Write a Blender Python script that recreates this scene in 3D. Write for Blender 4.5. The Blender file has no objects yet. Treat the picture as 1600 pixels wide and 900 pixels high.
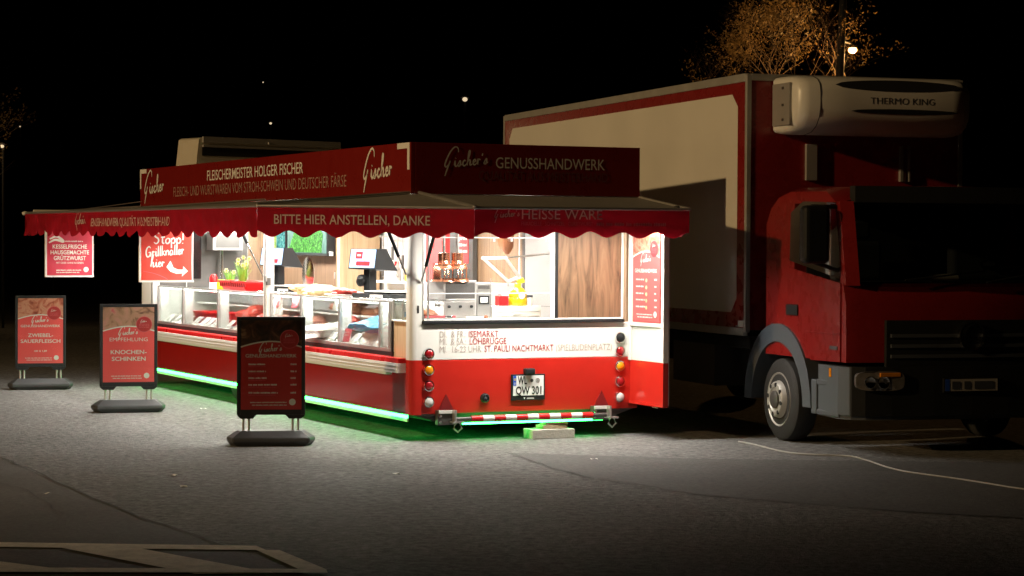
import bpy, bmesh, math, random
from mathutils import Vector, Matrix, noise
R = math.radians
rnd = random.Random(7)
scn = bpy.context.scene
COL = scn.collection

# ------------------------------------------------------------------ camera
cam_d = bpy.data.cameras.new('camera'); cam = bpy.data.objects.new('camera', cam_d); COL.objects.link(cam)
cam_d.sensor_width = 36.0; cam_d.lens = 78.75; cam_d.clip_start = 0.1; cam_d.clip_end = 3000
cam.matrix_world = Matrix.Translation((0, 0, 1.82)) @ Matrix.Rotation(R(90 - 1.1294), 4, 'X') @ Matrix.Rotation(R(0.30), 4, 'Z')
scn.camera = cam

# ------------------------------------------------------------------ night sky, exposure
w = bpy.data.worlds.new('World'); scn.world = w; w.use_nodes = True
nt = w.node_tree
sky = nt.nodes.new('ShaderNodeTexSky'); sky.sky_type = 'NISHITA'; sky.sun_disc = False
sky.sun_elevation = R(-8); sky.sun_rotation = R(200)
nt.links.new(sky.outputs[0], nt.nodes['Background'].inputs[0])
nt.nodes['Background'].inputs[1].default_value = 0.004
scn.view_settings.view_transform = 'Standard'
scn.view_settings.look = 'None'; scn.view_settings.gamma = 1; scn.view_settings.exposure = 0.0
scn.cycles.use_denoising = True
scn.cycles.max_bounces = 7; scn.cycles.transparent_max_bounces = 16
scn.cycles.sample_clamp_indirect = 6.0

SODIUM = (1.0, 0.66, 0.31)
def lamp(name, kind, loc, power, color=(1, 1, 1), size=0.1, size_y=None, target=None, parent=None, spot=None, spread=None, along=None):
    d = bpy.data.lights.new(name, kind); d.energy = power; d.color = color
    if kind == 'AREA':
        d.shape = 'RECTANGLE'; d.size = size; d.size_y = size_y or size
    elif kind in ('POINT', 'SPOT'): d.shadow_soft_size = size
    if spread: d.spread = R(spread)
    if spot: d.spot_size = spot; d.spot_blend = .5
    o = bpy.data.objects.new(name, d); COL.objects.link(o); o.location = loc
    if parent: o.parent = parent
    if target is not None:
        z = (Vector(loc) - Vector(target)).normalized()
        y = Vector(along) if along else Vector((0, 1, 0))
        y = (y - z * y.dot(z)).normalized(); x = y.cross(z)
        o.rotation_euler = Matrix((x, y, z)).transposed().to_euler()
    return o

# ------------------------------------------------------------------ materials
M = {}
def new_mat(name):
    m = bpy.data.materials.new(name); m.use_nodes = True; M[name] = m
    return m, m.node_tree, m.node_tree.nodes['Principled BSDF']
def mat(name, c, rough=.5, metal=0., var=.12, scale=6., bump=0., bscale=60., coat=0., spec=.5, emit=None, es=0., rvar=.1, trans=0.):
    m, t, b = new_mat(name); n, l = t.nodes, t.links
    b.inputs['Metallic'].default_value = metal
    b.inputs['Specular IOR Level'].default_value = spec
    b.inputs['Coat Weight'].default_value = coat
    tc = n.new('ShaderNodeTexCoord')
    nz = n.new('ShaderNodeTexNoise'); nz.inputs['Scale'].default_value = scale; nz.inputs['Detail'].default_value = 6
    l.new(tc.outputs['Object'], nz.inputs['Vector'])
    mx = n.new('ShaderNodeMix'); mx.data_type = 'RGBA'
    l.new(nz.outputs['Fac'], mx.inputs['Factor'])
    mx.inputs['A'].default_value = tuple(max(0, x * (1 - var)) for x in c) + (1,)
    mx.inputs['B'].default_value = tuple(min(1, x * (1 + var)) for x in c) + (1,)
    l.new(mx.outputs['Result'], b.inputs['Base Color'])
    mr = n.new('ShaderNodeMapRange'); mr.inputs['To Min'].default_value = max(0.02, rough - rvar); mr.inputs['To Max'].default_value = min(1, rough + rvar)
    l.new(nz.outputs['Fac'], mr.inputs['Value']); l.new(mr.outputs['Result'], b.inputs['Roughness'])
    if bump:
        n2 = n.new('ShaderNodeTexNoise'); n2.inputs['Scale'].default_value = bscale; n2.inputs['Detail'].default_value = 4
        l.new(tc.outputs['Object'], n2.inputs['Vector'])
        bp = n.new('ShaderNodeBump'); bp.inputs['Strength'].default_value = bump; bp.inputs['Distance'].default_value = .02
        l.new(n2.outputs['Fac'], bp.inputs['Height']); l.new(bp.outputs['Normal'], b.inputs['Normal'])
    if emit:
        b.inputs['Emission Color'].default_value = tuple(emit) + (1,); b.inputs['Emission Strength'].default_value = es
    if trans:
        tr = n.new('ShaderNodeBsdfTranslucent'); l.new(mx.outputs['Result'], tr.inputs['Color'])
        ms = n.new('ShaderNodeMixShader'); ms.inputs[0].default_value = trans
        l.new(b.outputs[0], ms.inputs[1]); l.new(tr.outputs[0], ms.inputs[2])
        l.new(ms.outputs[0], n['Material Output'].inputs['Surface'])
    return m
def glass(name, tint=(1, 1, 1), refl=.1, rough=.03):
    m, t, b = new_mat(name); n, l = t.nodes, t.links
    tr = n.new('ShaderNodeBsdfTransparent'); tr.inputs['Color'].default_value = tint + (1,)
    gl = n.new('ShaderNodeBsdfGlossy'); gl.inputs['Roughness'].default_value = rough
    lw = n.new('ShaderNodeLayerWeight'); lw.inputs['Blend'].default_value = .25
    ma = n.new('ShaderNodeMath'); ma.operation = 'MULTIPLY_ADD'; ma.inputs[1].default_value = .6; ma.inputs[2].default_value = refl
    ms = n.new('ShaderNodeMixShader')
    l.new(lw.outputs['Fresnel'], ma.inputs[0]); l.new(ma.outputs[0], ms.inputs[0])
    l.new(tr.outputs[0], ms.inputs[1]); l.new(gl.outputs[0], ms.inputs[2]); l.new(ms.outputs[0], n['Material Output'].inputs['Surface'])
    return m
def emis(name, c, s):
    m, t, b = new_mat(name)
    b.inputs['Base Color'].default_value = c + (1,); b.inputs['Emission Color'].default_value = c + (1,); b.inputs['Emission Strength'].default_value = s
    return m

def asphalt(name, base, scale=1.0, contrast=1.0, bump=.6):
    m, t, b = new_mat(name); n, l = t.nodes, t.links
    tc = n.new('ShaderNodeTexCoord')
    def nz(s, d=4, r=.6):
        x = n.new('ShaderNodeTexNoise'); x.inputs['Scale'].default_value = s; x.inputs['Detail'].default_value = d; x.inputs['Roughness'].default_value = r
        l.new(tc.outputs['Object'], x.inputs['Vector']); return x
    big, mid, grit = nz(.35, 5), nz(3.0, 5), nz(13 * scale, 4, .85)
    vo = n.new('ShaderNodeTexVoronoi'); vo.inputs['Scale'].default_value = 30 * scale; l.new(tc.outputs['Object'], vo.inputs['Vector'])
    r1 = n.new('ShaderNodeValToRGB'); r1.color_ramp.elements[0].position = .36; r1.color_ramp.elements[1].position = .66
    lo = 1 - .56 * contrast; hi = 1 + .66 * contrast
    r1.color_ramp.elements[0].color = (lo, lo, lo, 1); r1.color_ramp.elements[1].color = (hi, hi, hi, 1)
    l.new(grit.outputs['Fac'], r1.inputs['Fac'])
    mr = n.new('ShaderNodeMapRange'); mr.inputs['To Min'].default_value = .58; mr.inputs['To Max'].default_value = 1.38
    l.new(big.outputs['Fac'], mr.inputs['Value'])
    mr2 = n.new('ShaderNodeMapRange'); mr2.inputs['To Min'].default_value = .8; mr2.inputs['To Max'].default_value = 1.2
    l.new(mid.outputs['Fac'], mr2.inputs['Value'])
    mu = n.new('ShaderNodeMath'); mu.operation = 'MULTIPLY'; l.new(mr.outputs[0], mu.inputs[0]); l.new(mr2.outputs[0], mu.inputs[1])
    # pale stones
    r2 = n.new('ShaderNodeValToRGB'); r2.color_ramp.elements[0].position = .0; r2.color_ramp.elements[0].color = (.55, .55, .55, 1)
    r2.color_ramp.elements[1].position = .12; r2.color_ramp.elements[1].color = (0, 0, 0, 1)
    l.new(vo.outputs['Distance'], r2.inputs['Fac'])
    mu2 = n.new('ShaderNodeMath'); mu2.operation = 'MULTIPLY'; l.new(mu.outputs[0], mu2.inputs[0]); l.new(r1.outputs['Color'], mu2.inputs[1])
    ad = n.new('ShaderNodeMath'); ad.operation = 'ADD'; l.new(mu2.outputs[0], ad.inputs[0]); l.new(r2.outputs['Color'], ad.inputs[1])
    vm = n.new('ShaderNodeVectorMath'); vm.operation = 'SCALE'; vm.inputs[0].default_value = base
    l.new(ad.outputs[0], vm.inputs['Scale']); l.new(vm.outputs[0], b.inputs['Base Color'])
    b.inputs['Roughness'].default_value = .82; b.inputs['Specular IOR Level'].default_value = .35
    bp = n.new('ShaderNodeBump'); bp.inputs['Strength'].default_value = bump; bp.inputs['Distance'].default_value = .035
    l.new(grit.outputs['Fac'], bp.inputs['Height']); l.new(bp.outputs['Normal'], b.inputs['Normal'])
    return m
def wood(name, c1, c2, axis=(6, 6, .7)):
    m, t, b = new_mat(name); n, l = t.nodes, t.links
    tc = n.new('ShaderNodeTexCoord'); mp = n.new('ShaderNodeMapping'); mp.inputs['Scale'].default_value = axis
    l.new(tc.outputs['Object'], mp.inputs['Vector'])
    nz = n.new('ShaderNodeTexNoise'); nz.inputs['Scale'].default_value = 2.2; nz.inputs['Detail'].default_value = 9; nz.inputs['Roughness'].default_value = .62; nz.inputs['Distortion'].default_value = 1.1
    l.new(mp.outputs[0], nz.inputs['Vector'])
    r = n.new('ShaderNodeValToRGB'); e = r.color_ramp.elements
    e[0].position = .32; e[0].color = c1 + (1,); e[1].position = .66; e[1].color = c2 + (1,)
    x = r.color_ramp.elements.new(.46); x.color = tuple((a * .45 + d * .55) for a, d in zip(c1, c2)) + (1,)
    l.new(nz.outputs['Fac'], r.inputs['Fac']); l.new(r.outputs['Color'], b.inputs['Base Color'])
    b.inputs['Roughness'].default_value = .5
    return m
def picture(name, cols, scale=7., dist=1.5):
    m, t, b = new_mat(name); n, l = t.nodes, t.links
    tc = n.new('ShaderNodeTexCoord')
    nz = n.new('ShaderNodeTexNoise'); nz.inputs['Scale'].default_value = scale; nz.inputs['Detail'].default_value = 5; nz.inputs['Distortion'].default_value = dist
    l.new(tc.outputs['Object'], nz.inputs['Vector'])
    r = n.new('ShaderNodeValToRGB'); e = r.color_ramp.elements
    e[0].position = .3; e[0].color = cols[0] + (1,); e[1].position = .7; e[1].color = cols[-1] + (1,)
    for i, c in enumerate(cols[1:-1]):
        x = e.new(.3 + .4 * (i + 1) / (len(cols) - 1)); x.color = c + (1,)
    l.new(nz.outputs['Fac'], r.inputs['Fac']); l.new(r.outputs['Color'], b.inputs['Base Color'])
    b.inputs['Roughness'].default_value = .35
    return m, r, b, l

asphalt('asphalt', (.156, .153, .148), 1.0, 1.0, .8)
asphalt('asphalt_smooth', (.12, .112, .104), 1.7, .45, .3)
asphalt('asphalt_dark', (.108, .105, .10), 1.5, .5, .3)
asphalt('tar_joint', (.085, .08, .075), 1.0, .5, .4)
asphalt('road_paint', (.82, .78, .70), .6, .3, .3)
mat('red_paint', (.50, .022, .014), .22, var=.12, coat=.3)
mat('red_sign', (.20, .012, .009), .3, var=.08)
mat('truck_red', (.22, .012, .011), .28, var=.16, coat=.25)
mat('red_gloss', (.40, .012, .010), .16, var=.06, coat=.2, rvar=.05)
mat('white_paint', (.76, .75, .70), .32, var=.04, scale=3)
mat('white_wall', (.80, .80, .76), .45, var=.04)
mat('cream', (.70, .68, .61), .35, var=.13, scale=1.1)
mat('print_white', (.80, .78, .74), .5, var=.05)
mat('print_grey', (.42, .40, .38), .5, var=.05)
mat('print_thin', (.40, .22, .18), .5, var=.1)
mat('print_faint', (.16, .05, .045), .5, var=.3)
mat('print_red', (.36, .03, .04), .5, var=.05)
mat('print_taupe', (.40, .33, .30), .5, var=.05)
mat('cloth_red', (.28, .005, .013), .85, var=.15, scale=9, bump=.15, bscale=300, trans=.34, spec=.2)
mat('cloth_text', (.62, .55, .50), .8, var=.15, trans=.15)
mat('cloth_text_dim', (.34, .12, .12), .8, var=.3)
mat('tarp_grey', (.26, .25, .23), .7, var=.2, scale=4, bump=.1, bscale=40)
mat('alu', (.62, .61, .59), .35, metal=.8, var=.08)
mat('alu_dull', (.45, .44, .41), .5, metal=.5, var=.12)
mat('steel', (.52, .51, .49), .3, metal=.7, var=.1)
mat('steel_grey', (.40, .385, .37), .4, metal=.3, var=.08)
mat('dark_steel', (.10, .095, .09), .4, metal=.4, var=.15)
mat('chrome', (.8, .8, .8), .15, metal=1., var=.05)
mat('black_plastic', (.016, .017, .018), .5, spec=.22, var=.2, bump=.1, bscale=150)
mat('black_rubber', (.018, .018, .018), .75, var=.25, bump=.3, bscale=80)
mat('dark_plastic', (.055, .062, .075), .6, var=.15)
mat('grey_fender', (.070, .082, .098), .62, var=.1, bump=.05)
mat('base_plastic', (.042, .044, .047), .55, var=.2, bump=.12, bscale=120)
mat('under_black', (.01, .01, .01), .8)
mat('copper', (.80, .36, .22), .22, metal=.95, var=.1)
mat('lens_red', (.32, .01, .015), .12, var=.1, coat=.5)
mat('lens_amber', (.85, .28, .01), .15, var=.1, coat=.5)
mat('lens_white', (.72, .72, .70), .15, var=.2, scale=90, coat=.5)
mat('reflector_red', (.20, .015, .015), .3)
mat('plate_white', (.82, .82, .80), .4, var=.02)
mat('plate_blue', (.02, .08, .45), .4)
mat('concrete', (.44, .43, .36), .85, var=.25, scale=14, bump=.4, bscale=70)
mat('plank', (.42, .33, .20), .8, var=.3, scale=20)
mat('poster_red', (.55, .035, .030), .4, var=.10, scale=3)
mat('poster_coral', (.86, .10, .10), .4, var=.08, scale=3)
mat('banner_pink', (.62, .035, .075), .45, var=.08, scale=4, trans=.1)
mat('banner_red', (.72, .05, .03), .45, var=.08, scale=4, trans=.1)
mat('badge_red', (.50, .03, .035), .5)
mat('plastic_red', (.60, .012, .014), .3, var=.08)
mat('card_white', (.86, .86, .84), .6, var=.06, scale=40)
mat('tag_pink', (.72, .12, .14), .5, var=.1)
mat('meat_red', (.42, .05, .035), .35, var=.45, scale=18, bump=.2, bscale=30)
mat('meat_pink', (.70, .30, .24), .4, var=.3, scale=18, bump=.2, bscale=30)
mat('sausage_brown', (.30, .11, .05), .35, var=.35, scale=15)
mat('pale_food', (.72, .56, .30), .6, var=.25, scale=22, bump=.2)
mat('film_clear', (.70, .70, .68), .2, var=.25, scale=14, bump=.5, bscale=25)
mat('film_blue', (.12, .40, .66), .25, var=.5, scale=16, bump=.5, bscale=25)
mat('leaf_green', (.20, .42, .05), .6, var=.25, trans=.25)
mat('petal', (.85, .82, .55), .6, var=.1, trans=.2)
mat('petal_yellow', (.85, .66, .05), .6, var=.1)
mat('jar_yellow', (.80, .48, .02), .3, var=.2)
mat('oil', (.62, .38, .01), .12, var=.15, coat=.4)
mat('cap_yellow', (.85, .66, .03), .35)
mat('terracotta', (.5, .3, .1), .6)
mat('paper', (.78, .76, .70), .7)
mat('bark', (.17, .12, .08), .9, var=.3, scale=12)
mat('bud_leaf', (.20, .13, .045), .6, var=.4, scale=3, trans=.35)
mat('galv', (.22, .21, .20), .5, metal=.5, var=.1)
mat('window_dark', (.008, .009, .010), .08, var=.1)
mat('cable_grey', (.34, .34, .33), .6)
mat('headlamp', (.30, .28, .27), .08, metal=.6, var=.5, scale=25)
mat('van_white', (.62, .57, .46), .45, var=.06)
mat('seat_fabric', (.03, .03, .035), .9)
wood('oak', (.13, .07, .035), (.30, .185, .10), (7, 7, .6))
wood('rustic_oak', (.045, .024, .012), (.21, .122, .066), (6, 6, .75))
wood('walnut', (.085, .048, .026), (.19, .118, .07), (7, 7, .7))
wood('pale_wood', (.42, .28, .15), (.60, .44, .27), (9, 9, .6))
picture('pic_meat', [(.30, .05, .03), (.58, .16, .10), (.72, .34, .24), (.60, .18, .12)], 9)
picture('pic_ham', [(.16, .07, .05), (.50, .26, .17), (.62, .30, .24), (.66, .12, .15)], 7)
picture('pic_dark', [(.03, .018, .015), (.05, .03, .025), (.12, .05, .03), (.30, .17, .10)], 9)
for nm, cols, sc in (('screen_parsley', [(.0, .05, .0), (.03, .30, .01), (.12, .70, .05), (.40, .95, .2)], 26),
                     ('screen_sea', [(.0, .05, .05), (.0, .25, .25), (.10, .55, .50), (.4, .75, .6)], 12),
                     ('screen_mix', [(.05, .35, .05), (.2, .6, .1), (.75, .75, .2), (.5, .8, .3)], 10)):
    m_, r_, b_, l_ = picture(nm, cols, sc)
    l_.new(r_.outputs['Color'], b_.inputs['Emission Color']); b_.inputs['Emission Strength'].default_value = 1.2
    for lk in list(b_.inputs['Base Color'].links): l_.remove(lk)
    b_.inputs['Base Color'].default_value = (.01, .01, .01, 1); b_.inputs['Specular IOR Level'].default_value = .05; b_.inputs['Roughness'].default_value = .6
glass('pane', (1, 1, 1), .035)
glass('case_glass', (.97, 1, .98), .03)
glass('windscreen', (.62, .66, .66), .03)
emis('led_green', (.026, 1.0, .12), 27.0)
emis('led_white', (1.0, .98, .94), 9.0)
emis('lamp_glow', (1.0, .50, .13), 12.)
emis('far_glow', (1.0, .78, .50), .8)
emis('screen_dark', (.02, .06, .05), .6)
emis('screen_blue', (.35, .58, .85), .9)
emis('screen_red', (.55, .02, .03), .8)

# ------------------------------------------------------------------ mesh builder
class Plane:
    """a flat drawing surface: (a, b) -> point, off = distance out of the surface"""
    def __init__(s, o, ex, ez, n=None):
        s.o = Vector(o); s.ex = Vector(ex).normalized(); s.ez = Vector(ez).normalized()
        s.n = Vector(n).normalized() if n is not None else s.ex.cross(s.ez)
    def at(s, a, b, off=0.): return s.o + s.ex * a + s.ez * b + s.n * off
_txt = {}
def text2d(body, bold):
    k = (body, bold)
    if k not in _txt:
        c = bpy.data.curves.new('t', 'FONT'); c.body = body; c.size = 1.0; c.offset = bold; c.resolution_u = 3
        o = bpy.data.objects.new('t', c); me = bpy.data.meshes.new_from_object(o)
        v = [(x.co.x, x.co.y) for x in me.vertices]; f = [tuple(p.vertices) for p in me.polygons]
        bpy.data.objects.remove(o); bpy.data.meshes.remove(me); bpy.data.curves.remove(c)
        _txt[k] = (v, f)
    return _txt[k]
CAP = max(y for x, y in text2d('H', 0.0)[0])

def crom(pts, n=7):
    if len(pts) < 3: return [Vector(p) for p in pts]
    P = [Vector(p) for p in pts]; P = [P[0] * 2 - P[1]] + P + [P[-1] * 2 - P[-2]]
    out = []
    for i in range(1, len(P) - 2):
        a, b, c, d = P[i - 1], P[i], P[i + 1], P[i + 2]
        for k in range(n):
            t = k / n
            out.append(.5 * ((2 * b) + (c - a) * t + (2 * a - 5 * b + 4 * c - d) * t * t + (3 * b - a - 3 * c + d) * t ** 3))
    out.append(P[-2]); return out

class MB:
    def __init__(s): s.v = []; s.f = []; s.m = []; s.mats = []
    def mi(s, m):
        if m not in s.mats: s.mats.append(m)
        return s.mats.index(m)
    def add(s, vs, fs, m):
        o = len(s.v); s.v += [tuple(v) for v in vs]; k = s.mi(m)
        for f in fs: s.f.append(tuple(i + o for i in f)); s.m.append(k)
    def box(s, x0, x1, y0, y1, z0, z1, m):
        vs = [(x, y, z) for z in (z0, z1) for y in (y0, y1) for x in (x0, x1)]
        s.add(vs, [(0, 2, 3, 1), (4, 5, 7, 6), (0, 1, 5, 4), (2, 6, 7, 3), (0, 4, 6, 2), (1, 3, 7, 5)], m); return s
    def obox(s, c, ax, ay, az, m):
        c, ax, ay, az = Vector(c), Vector(ax), Vector(ay), Vector(az)
        vs = [c + ax * i + ay * j + az * k for k in (-1, 1) for j in (-1, 1) for i in (-1, 1)]
        s.add(vs, [(0, 2, 3, 1), (4, 5, 7, 6), (0, 1, 5, 4), (2, 6, 7, 3), (0, 4, 6, 2), (1, 3, 7, 5)], m); return s
    def prism(s, pts, d, m, m2=None):
        """closed outline (3D points) swept by vector d"""
        P = [Vector(p) for p in pts]; d = Vector(d); n = len(P)
        s.add(P, [tuple(range(n))], m); s.add([p + d for p in P], [tuple(range(n - 1, -1, -1))], m)
        s.add(P + [p + d for p in P], [(i, i + n, (i + 1) % n + n, (i + 1) % n) for i in range(n)], m2 or m); return s
    def tube(s, p, q, r, m, r2=None, n=10, cap=True):
        p, q = Vector(p), Vector(q); r2 = r if r2 is None else r2
        z = (q - p).normalized(); x = z.orthogonal().normalized(); y = z.cross(x)
        vs = [p + (x * math.cos(2 * math.pi * i / n) + y * math.sin(2 * math.pi * i / n)) * r for i in range(n)]
        vs += [q + (x * math.cos(2 * math.pi * i / n) + y * math.sin(2 * math.pi * i / n)) * r2 for i in range(n)]
        fs = [(i, (i + 1) % n, (i + 1) % n + n, i + n) for i in range(n)]
        if cap: fs += [tuple(range(n - 1, -1, -1)), tuple(range(n, 2 * n))]
        s.add(vs, fs, m); return s
    def path(s, pts, r, m, n=8):
        P = [Vector(p) for p in pts]; rings = []
        for i, p in enumerate(P):
            t = (P[min(i + 1, len(P) - 1)] - P[max(i - 1, 0)]).normalized()
            x = t.cross(Vector((0, 0, 1)));
            if x.length < 1e-3: x = t.orthogonal()
            x.normalize(); y = t.cross(x)
            rr = r[i] if isinstance(r, (list, tuple)) else r
            rings += [p + (x * math.cos(2 * math.pi * k / n) + y * math.sin(2 * math.pi * k / n)) * rr for k in range(n)]
        fs = [(i * n + k, i * n + (k + 1) % n, (i + 1) * n + (k + 1) % n, (i + 1) * n + k) for i in range(len(P) - 1) for k in range(n)]
        fs += [tuple(range(n - 1, -1, -1)), tuple(range((len(P) - 1) * n, len(P) * n))]
        s.add(rings, fs, m); return s
    def lathe(s, c, axis, prof, m, n=20, close=True):
        """prof: list of (radius, height along axis)"""
        c = Vector(c); z = Vector(axis).normalized(); x = z.orthogonal().normalized(); y = z.cross(x)
        vs = [c + z * h + (x * math.cos(2 * math.pi * i / n) + y * math.sin(2 * math.pi * i / n)) * r for r, h in prof for i in range(n)]
        k = len(prof)
        fs = [(j * n + i, j * n + (i + 1) % n, (j + 1) * n + (i + 1) % n, (j + 1) * n + i) for j in range(k - 1) for i in range(n)]
        if close: fs += [tuple(range(n - 1, -1, -1)), tuple(range((k - 1) * n, k * n))]
        s.add(vs, fs, m); return s
    def blob(s, c, r, m, seed=0, amp=.25, n=10, rot=0.):
        """lumpy ellipsoid"""
        c = Vector(c); vs = []; k = n * 2
        cr, sr = math.cos(rot), math.sin(rot)
        for j in range(n + 1):
            th = math.pi * j / n
            for i in range(k):
                ph = 2 * math.pi * i / k
                d = Vector((math.sin(th) * math.cos(ph), math.sin(th) * math.sin(ph), math.cos(th)))
                f = 1 + amp * noise.noise(d * 1.7 + Vector((seed * 3.1, seed, 0)))
                q = Vector((d.x * r[0], d.y * r[1], d.z * r[2])) * f
                vs.append(c + Vector((q.x * cr - q.y * sr, q.x * sr + q.y * cr, q.z)))
        fs = [(j * k + i, j * k + (i + 1) % k, (j + 1) * k + (i + 1) % k, (j + 1) * k + i) for j in range(n) for i in range(k)]
        s.add(vs, fs, m); return s
    # ---- drawing on surfaces
    def poly(s, pl, pts, m, off=.003): s.add([pl.at(a, b, off) for a, b in pts], [tuple(range(len(pts)))], m); return s
    def rect(s, pl, a0, a1, b0, b1, m, off=.003): return s.poly(pl, [(a0, b0), (a1, b0), (a1, b1), (a0, b1)], m, off)
    def disc(s, pl, a, b, r, m, off=.003, n=24): return s.poly(pl, [(a + r * math.cos(2 * math.pi * i / n), b + r * math.sin(2 * math.pi * i / n)) for i in range(n)], m, off)
    def ring(s, pl, a, b, r0, r1, m, off=.003, n=28):
        vs = [pl.at(a + r * math.cos(2 * math.pi * i / n), b + r * math.sin(2 * math.pi * i / n), off) for r in (r0, r1) for i in range(n)]
        s.add(vs, [(i, (i + 1) % n, (i + 1) % n + n, i + n) for i in range(n)], m); return s
    def stroke(s, pl, pts, wd, m, off=.004, smooth=True, taper=True):
        P = [Vector((p[0], p[1], 0)) for p in pts]; P = crom(P) if smooth else P
        L = []; k = len(P)
        for i, p in enumerate(P):
            t = P[min(i + 1, k - 1)] - P[max(i - 1, 0)]
            if t.length < 1e-9: t = Vector((1, 0, 0))
            t.normalize(); nn = Vector((-t.y, t.x, 0))
            f = wd * .5 * ((.55 + .45 * math.sin(math.pi * (i + .5) / k)) if taper else 1)
            L += [p + nn * f, p - nn * f]
        s.add([pl.at(v.x, v.y, off) for v in L], [(2 * i, 2 * i + 1, 2 * i + 3, 2 * i + 2) for i in range(k - 1)], m); return s
    def text(s, pl, body, a, b, h, m, width=None, align='L', bold=0., off=.004, shear=0.):
        v, f = text2d(body, bold); x0 = min(p[0] for p in v); x1 = max(p[0] for p in v)
        sy = h / CAP; sx = (width / (x1 - x0)) if width else sy
        W = (x1 - x0) * sx; a0 = {'L': a, 'C': a - W / 2, 'R': a - W}[align]
        s.add([pl.at(a0 + (x - x0) * sx + shear * y * sy, b + y * sy, off) for x, y in v], f, m); return s
    def build(s, name, parent=None, smooth=False, bevel=0., seg=2):
        me = bpy.data.meshes.new(name); me.from_pydata(s.v, [], s.f)
        for m in s.mats: me.materials.append(M[m])
        me.polygons.foreach_set('material_index', s.m)
        if smooth: me.polygons.foreach_set('use_smooth', [True] * len(me.polygons))
        me.update()
        o = bpy.data.objects.new(name, me); COL.objects.link(o)
        if parent: o.parent = parent
        if bevel:
            b = o.modifiers.new('bevel', 'BEVEL'); b.width = bevel; b.segments = seg; b.limit_method = 'ANGLE'; b.angle_limit = R(40)
        if smooth:
            try: me.set_sharp_from_angle(angle=R(40))
            except Exception: pass
        return o
def tag(o, label=None, cat=None, group=None, kind=None):
    if label: o['label'] = label
    if cat: o['category'] = cat
    if group: o['group'] = group
    if kind: o['kind'] = kind
    return o
def thing(name, label, cat, loc=(0, 0, 0), rz=0., group=None):
    o = bpy.data.objects.new(name, None); COL.objects.link(o); o.location = loc; o.rotation_euler = (0, 0, rz); o.empty_display_size = .1
    return tag(o, label, cat, group)
def copy_tree(o, parent=None):
    c = o.copy(); COL.objects.link(c)
    if parent: c.parent = parent
    for ch in [x for x in bpy.data.objects if x.parent is o]: copy_tree(ch, c)
    return c

# single-stroke handwriting: x-height 1
GLY = {
 'F': (1.75, [[(2.7, 2.55), (2.6, 3.3), (2.05, 3.6), (1.2, 2.85), (.5, 1.6), (.1, .5), (.3, .05), (.8, .45), (1.15, 1.0)], [(1.1, 1.15), (.75, .2), (.4, -.7), (.1, -1.6)]]),
 'i': (.7, [[(.1, .2), (.3, 1), (.3, .2), (.5, 0), (.75, .25)], [(.38, 1.45), (.45, 1.55)]]),
 's': (.9, [[(.0, .1), (.55, 1.0), (.6, .4), (.4, 0), (.15, .1), (.5, .1), (.9, .35)]]),
 'c': (.85, [[(.75, .8), (.5, 1), (.2, .6), (.25, .1), (.55, 0), (.9, .3)]]),
 'h': (1.15, [[(.05, .2), (.6, 1.8), (.72, 2.6), (.5, 2.5), (.28, 1.0), (.15, 0)], [(.2, .5), (.55, 1.0), (.75, .8), (.7, .2), (.85, 0), (1.15, .25)]]),
 'e': (.85, [[(.1, .4), (.6, .65), (.5, 1), (.2, .75), (.2, .2), (.45, 0), (.9, .3)]]),
 'r': (.8, [[(.0, .2), (.25, 1.05), (.2, 0)], [(.22, .6), (.45, .95), (.75, .85)]]),
 "'": (.5, [[(.35, 2.0), (.25, 1.55)]]),
 'S': (1.5, [[(1.15, 1.85), (.75, 2.1), (.3, 1.8), (.4, 1.3), (.95, .95), (1.05, .35), (.6, -.05), (.1, .2)]]),
 't': (.95, [[(.45, 1.9), (.38, .4), (.55, 0), (.8, .1)], [(.05, 1.15), (.85, 1.25)]]),
 'o': (1.15, [[(.55, 1.0), (.15, .65), (.2, .1), (.6, 0), (.95, .4), (.85, .9), (.5, 1.0)]]),
 'p': (1.15, [[(.15, 1.0), (.2, -.9)], [(.18, .7), (.6, 1.05), (.95, .65), (.75, .1), (.2, .1)]]),
 '!': (.6, [[(.38, 2.1), (.28, .65)], [(.22, .1), (.25, -.02)]]),
 'G': (1.7, [[(1.35, 1.75), (.95, 2.1), (.35, 1.6), (.2, .7), (.5, 0), (1.1, .15), (1.35, .85), (.85, .85)], [(1.35, .85), (1.35, 0)]]),
 'l': (.55, [[(.3, 2.1), (.22, .3), (.45, 0)]]),
 'k': (1.05, [[(.2, 2.1), (.18, 0)], [(.85, 1.05), (.25, .5), (.5, .4), (.95, 0)]]),
 'n': (1.1, [[(.15, 1), (.18, 0)], [(.18, .6), (.55, 1.0), (.85, .75), (.85, 0)]]),
 'a': (1.15, [[(.8, .9), (.45, 1.0), (.12, .5), (.35, 0), (.75, .3), (.85, .95)], [(.85, .9), (.85, .2), (1.05, 0)]]),
 ' ': (.6, [])}
def script(mb, pl, body, a, b, xh, m, wd=.28, rise=0., off=.005, sx=1., shear=0.):
    x = 0.
    for ch in body:
        adv, st = GLY[ch]
        for s_ in st:
            pts = [(a + (x + p[0]) * xh * sx + p[1] * shear * xh, b + p[1] * xh + rise * (x + p[0]) * xh) for p in s_]
            mb.stroke(pl, pts, wd * xh, m, off)
        x += adv
    return x * xh * sx
def logo(mb, pl, a, b, xh, m, possess=True, wd=.3, rise=.16, off=.005, sx=1.):
    return script(mb, pl, "Fischer's" if possess else 'Fischer', a, b, xh, m, wd, rise, off, sx)
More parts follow.
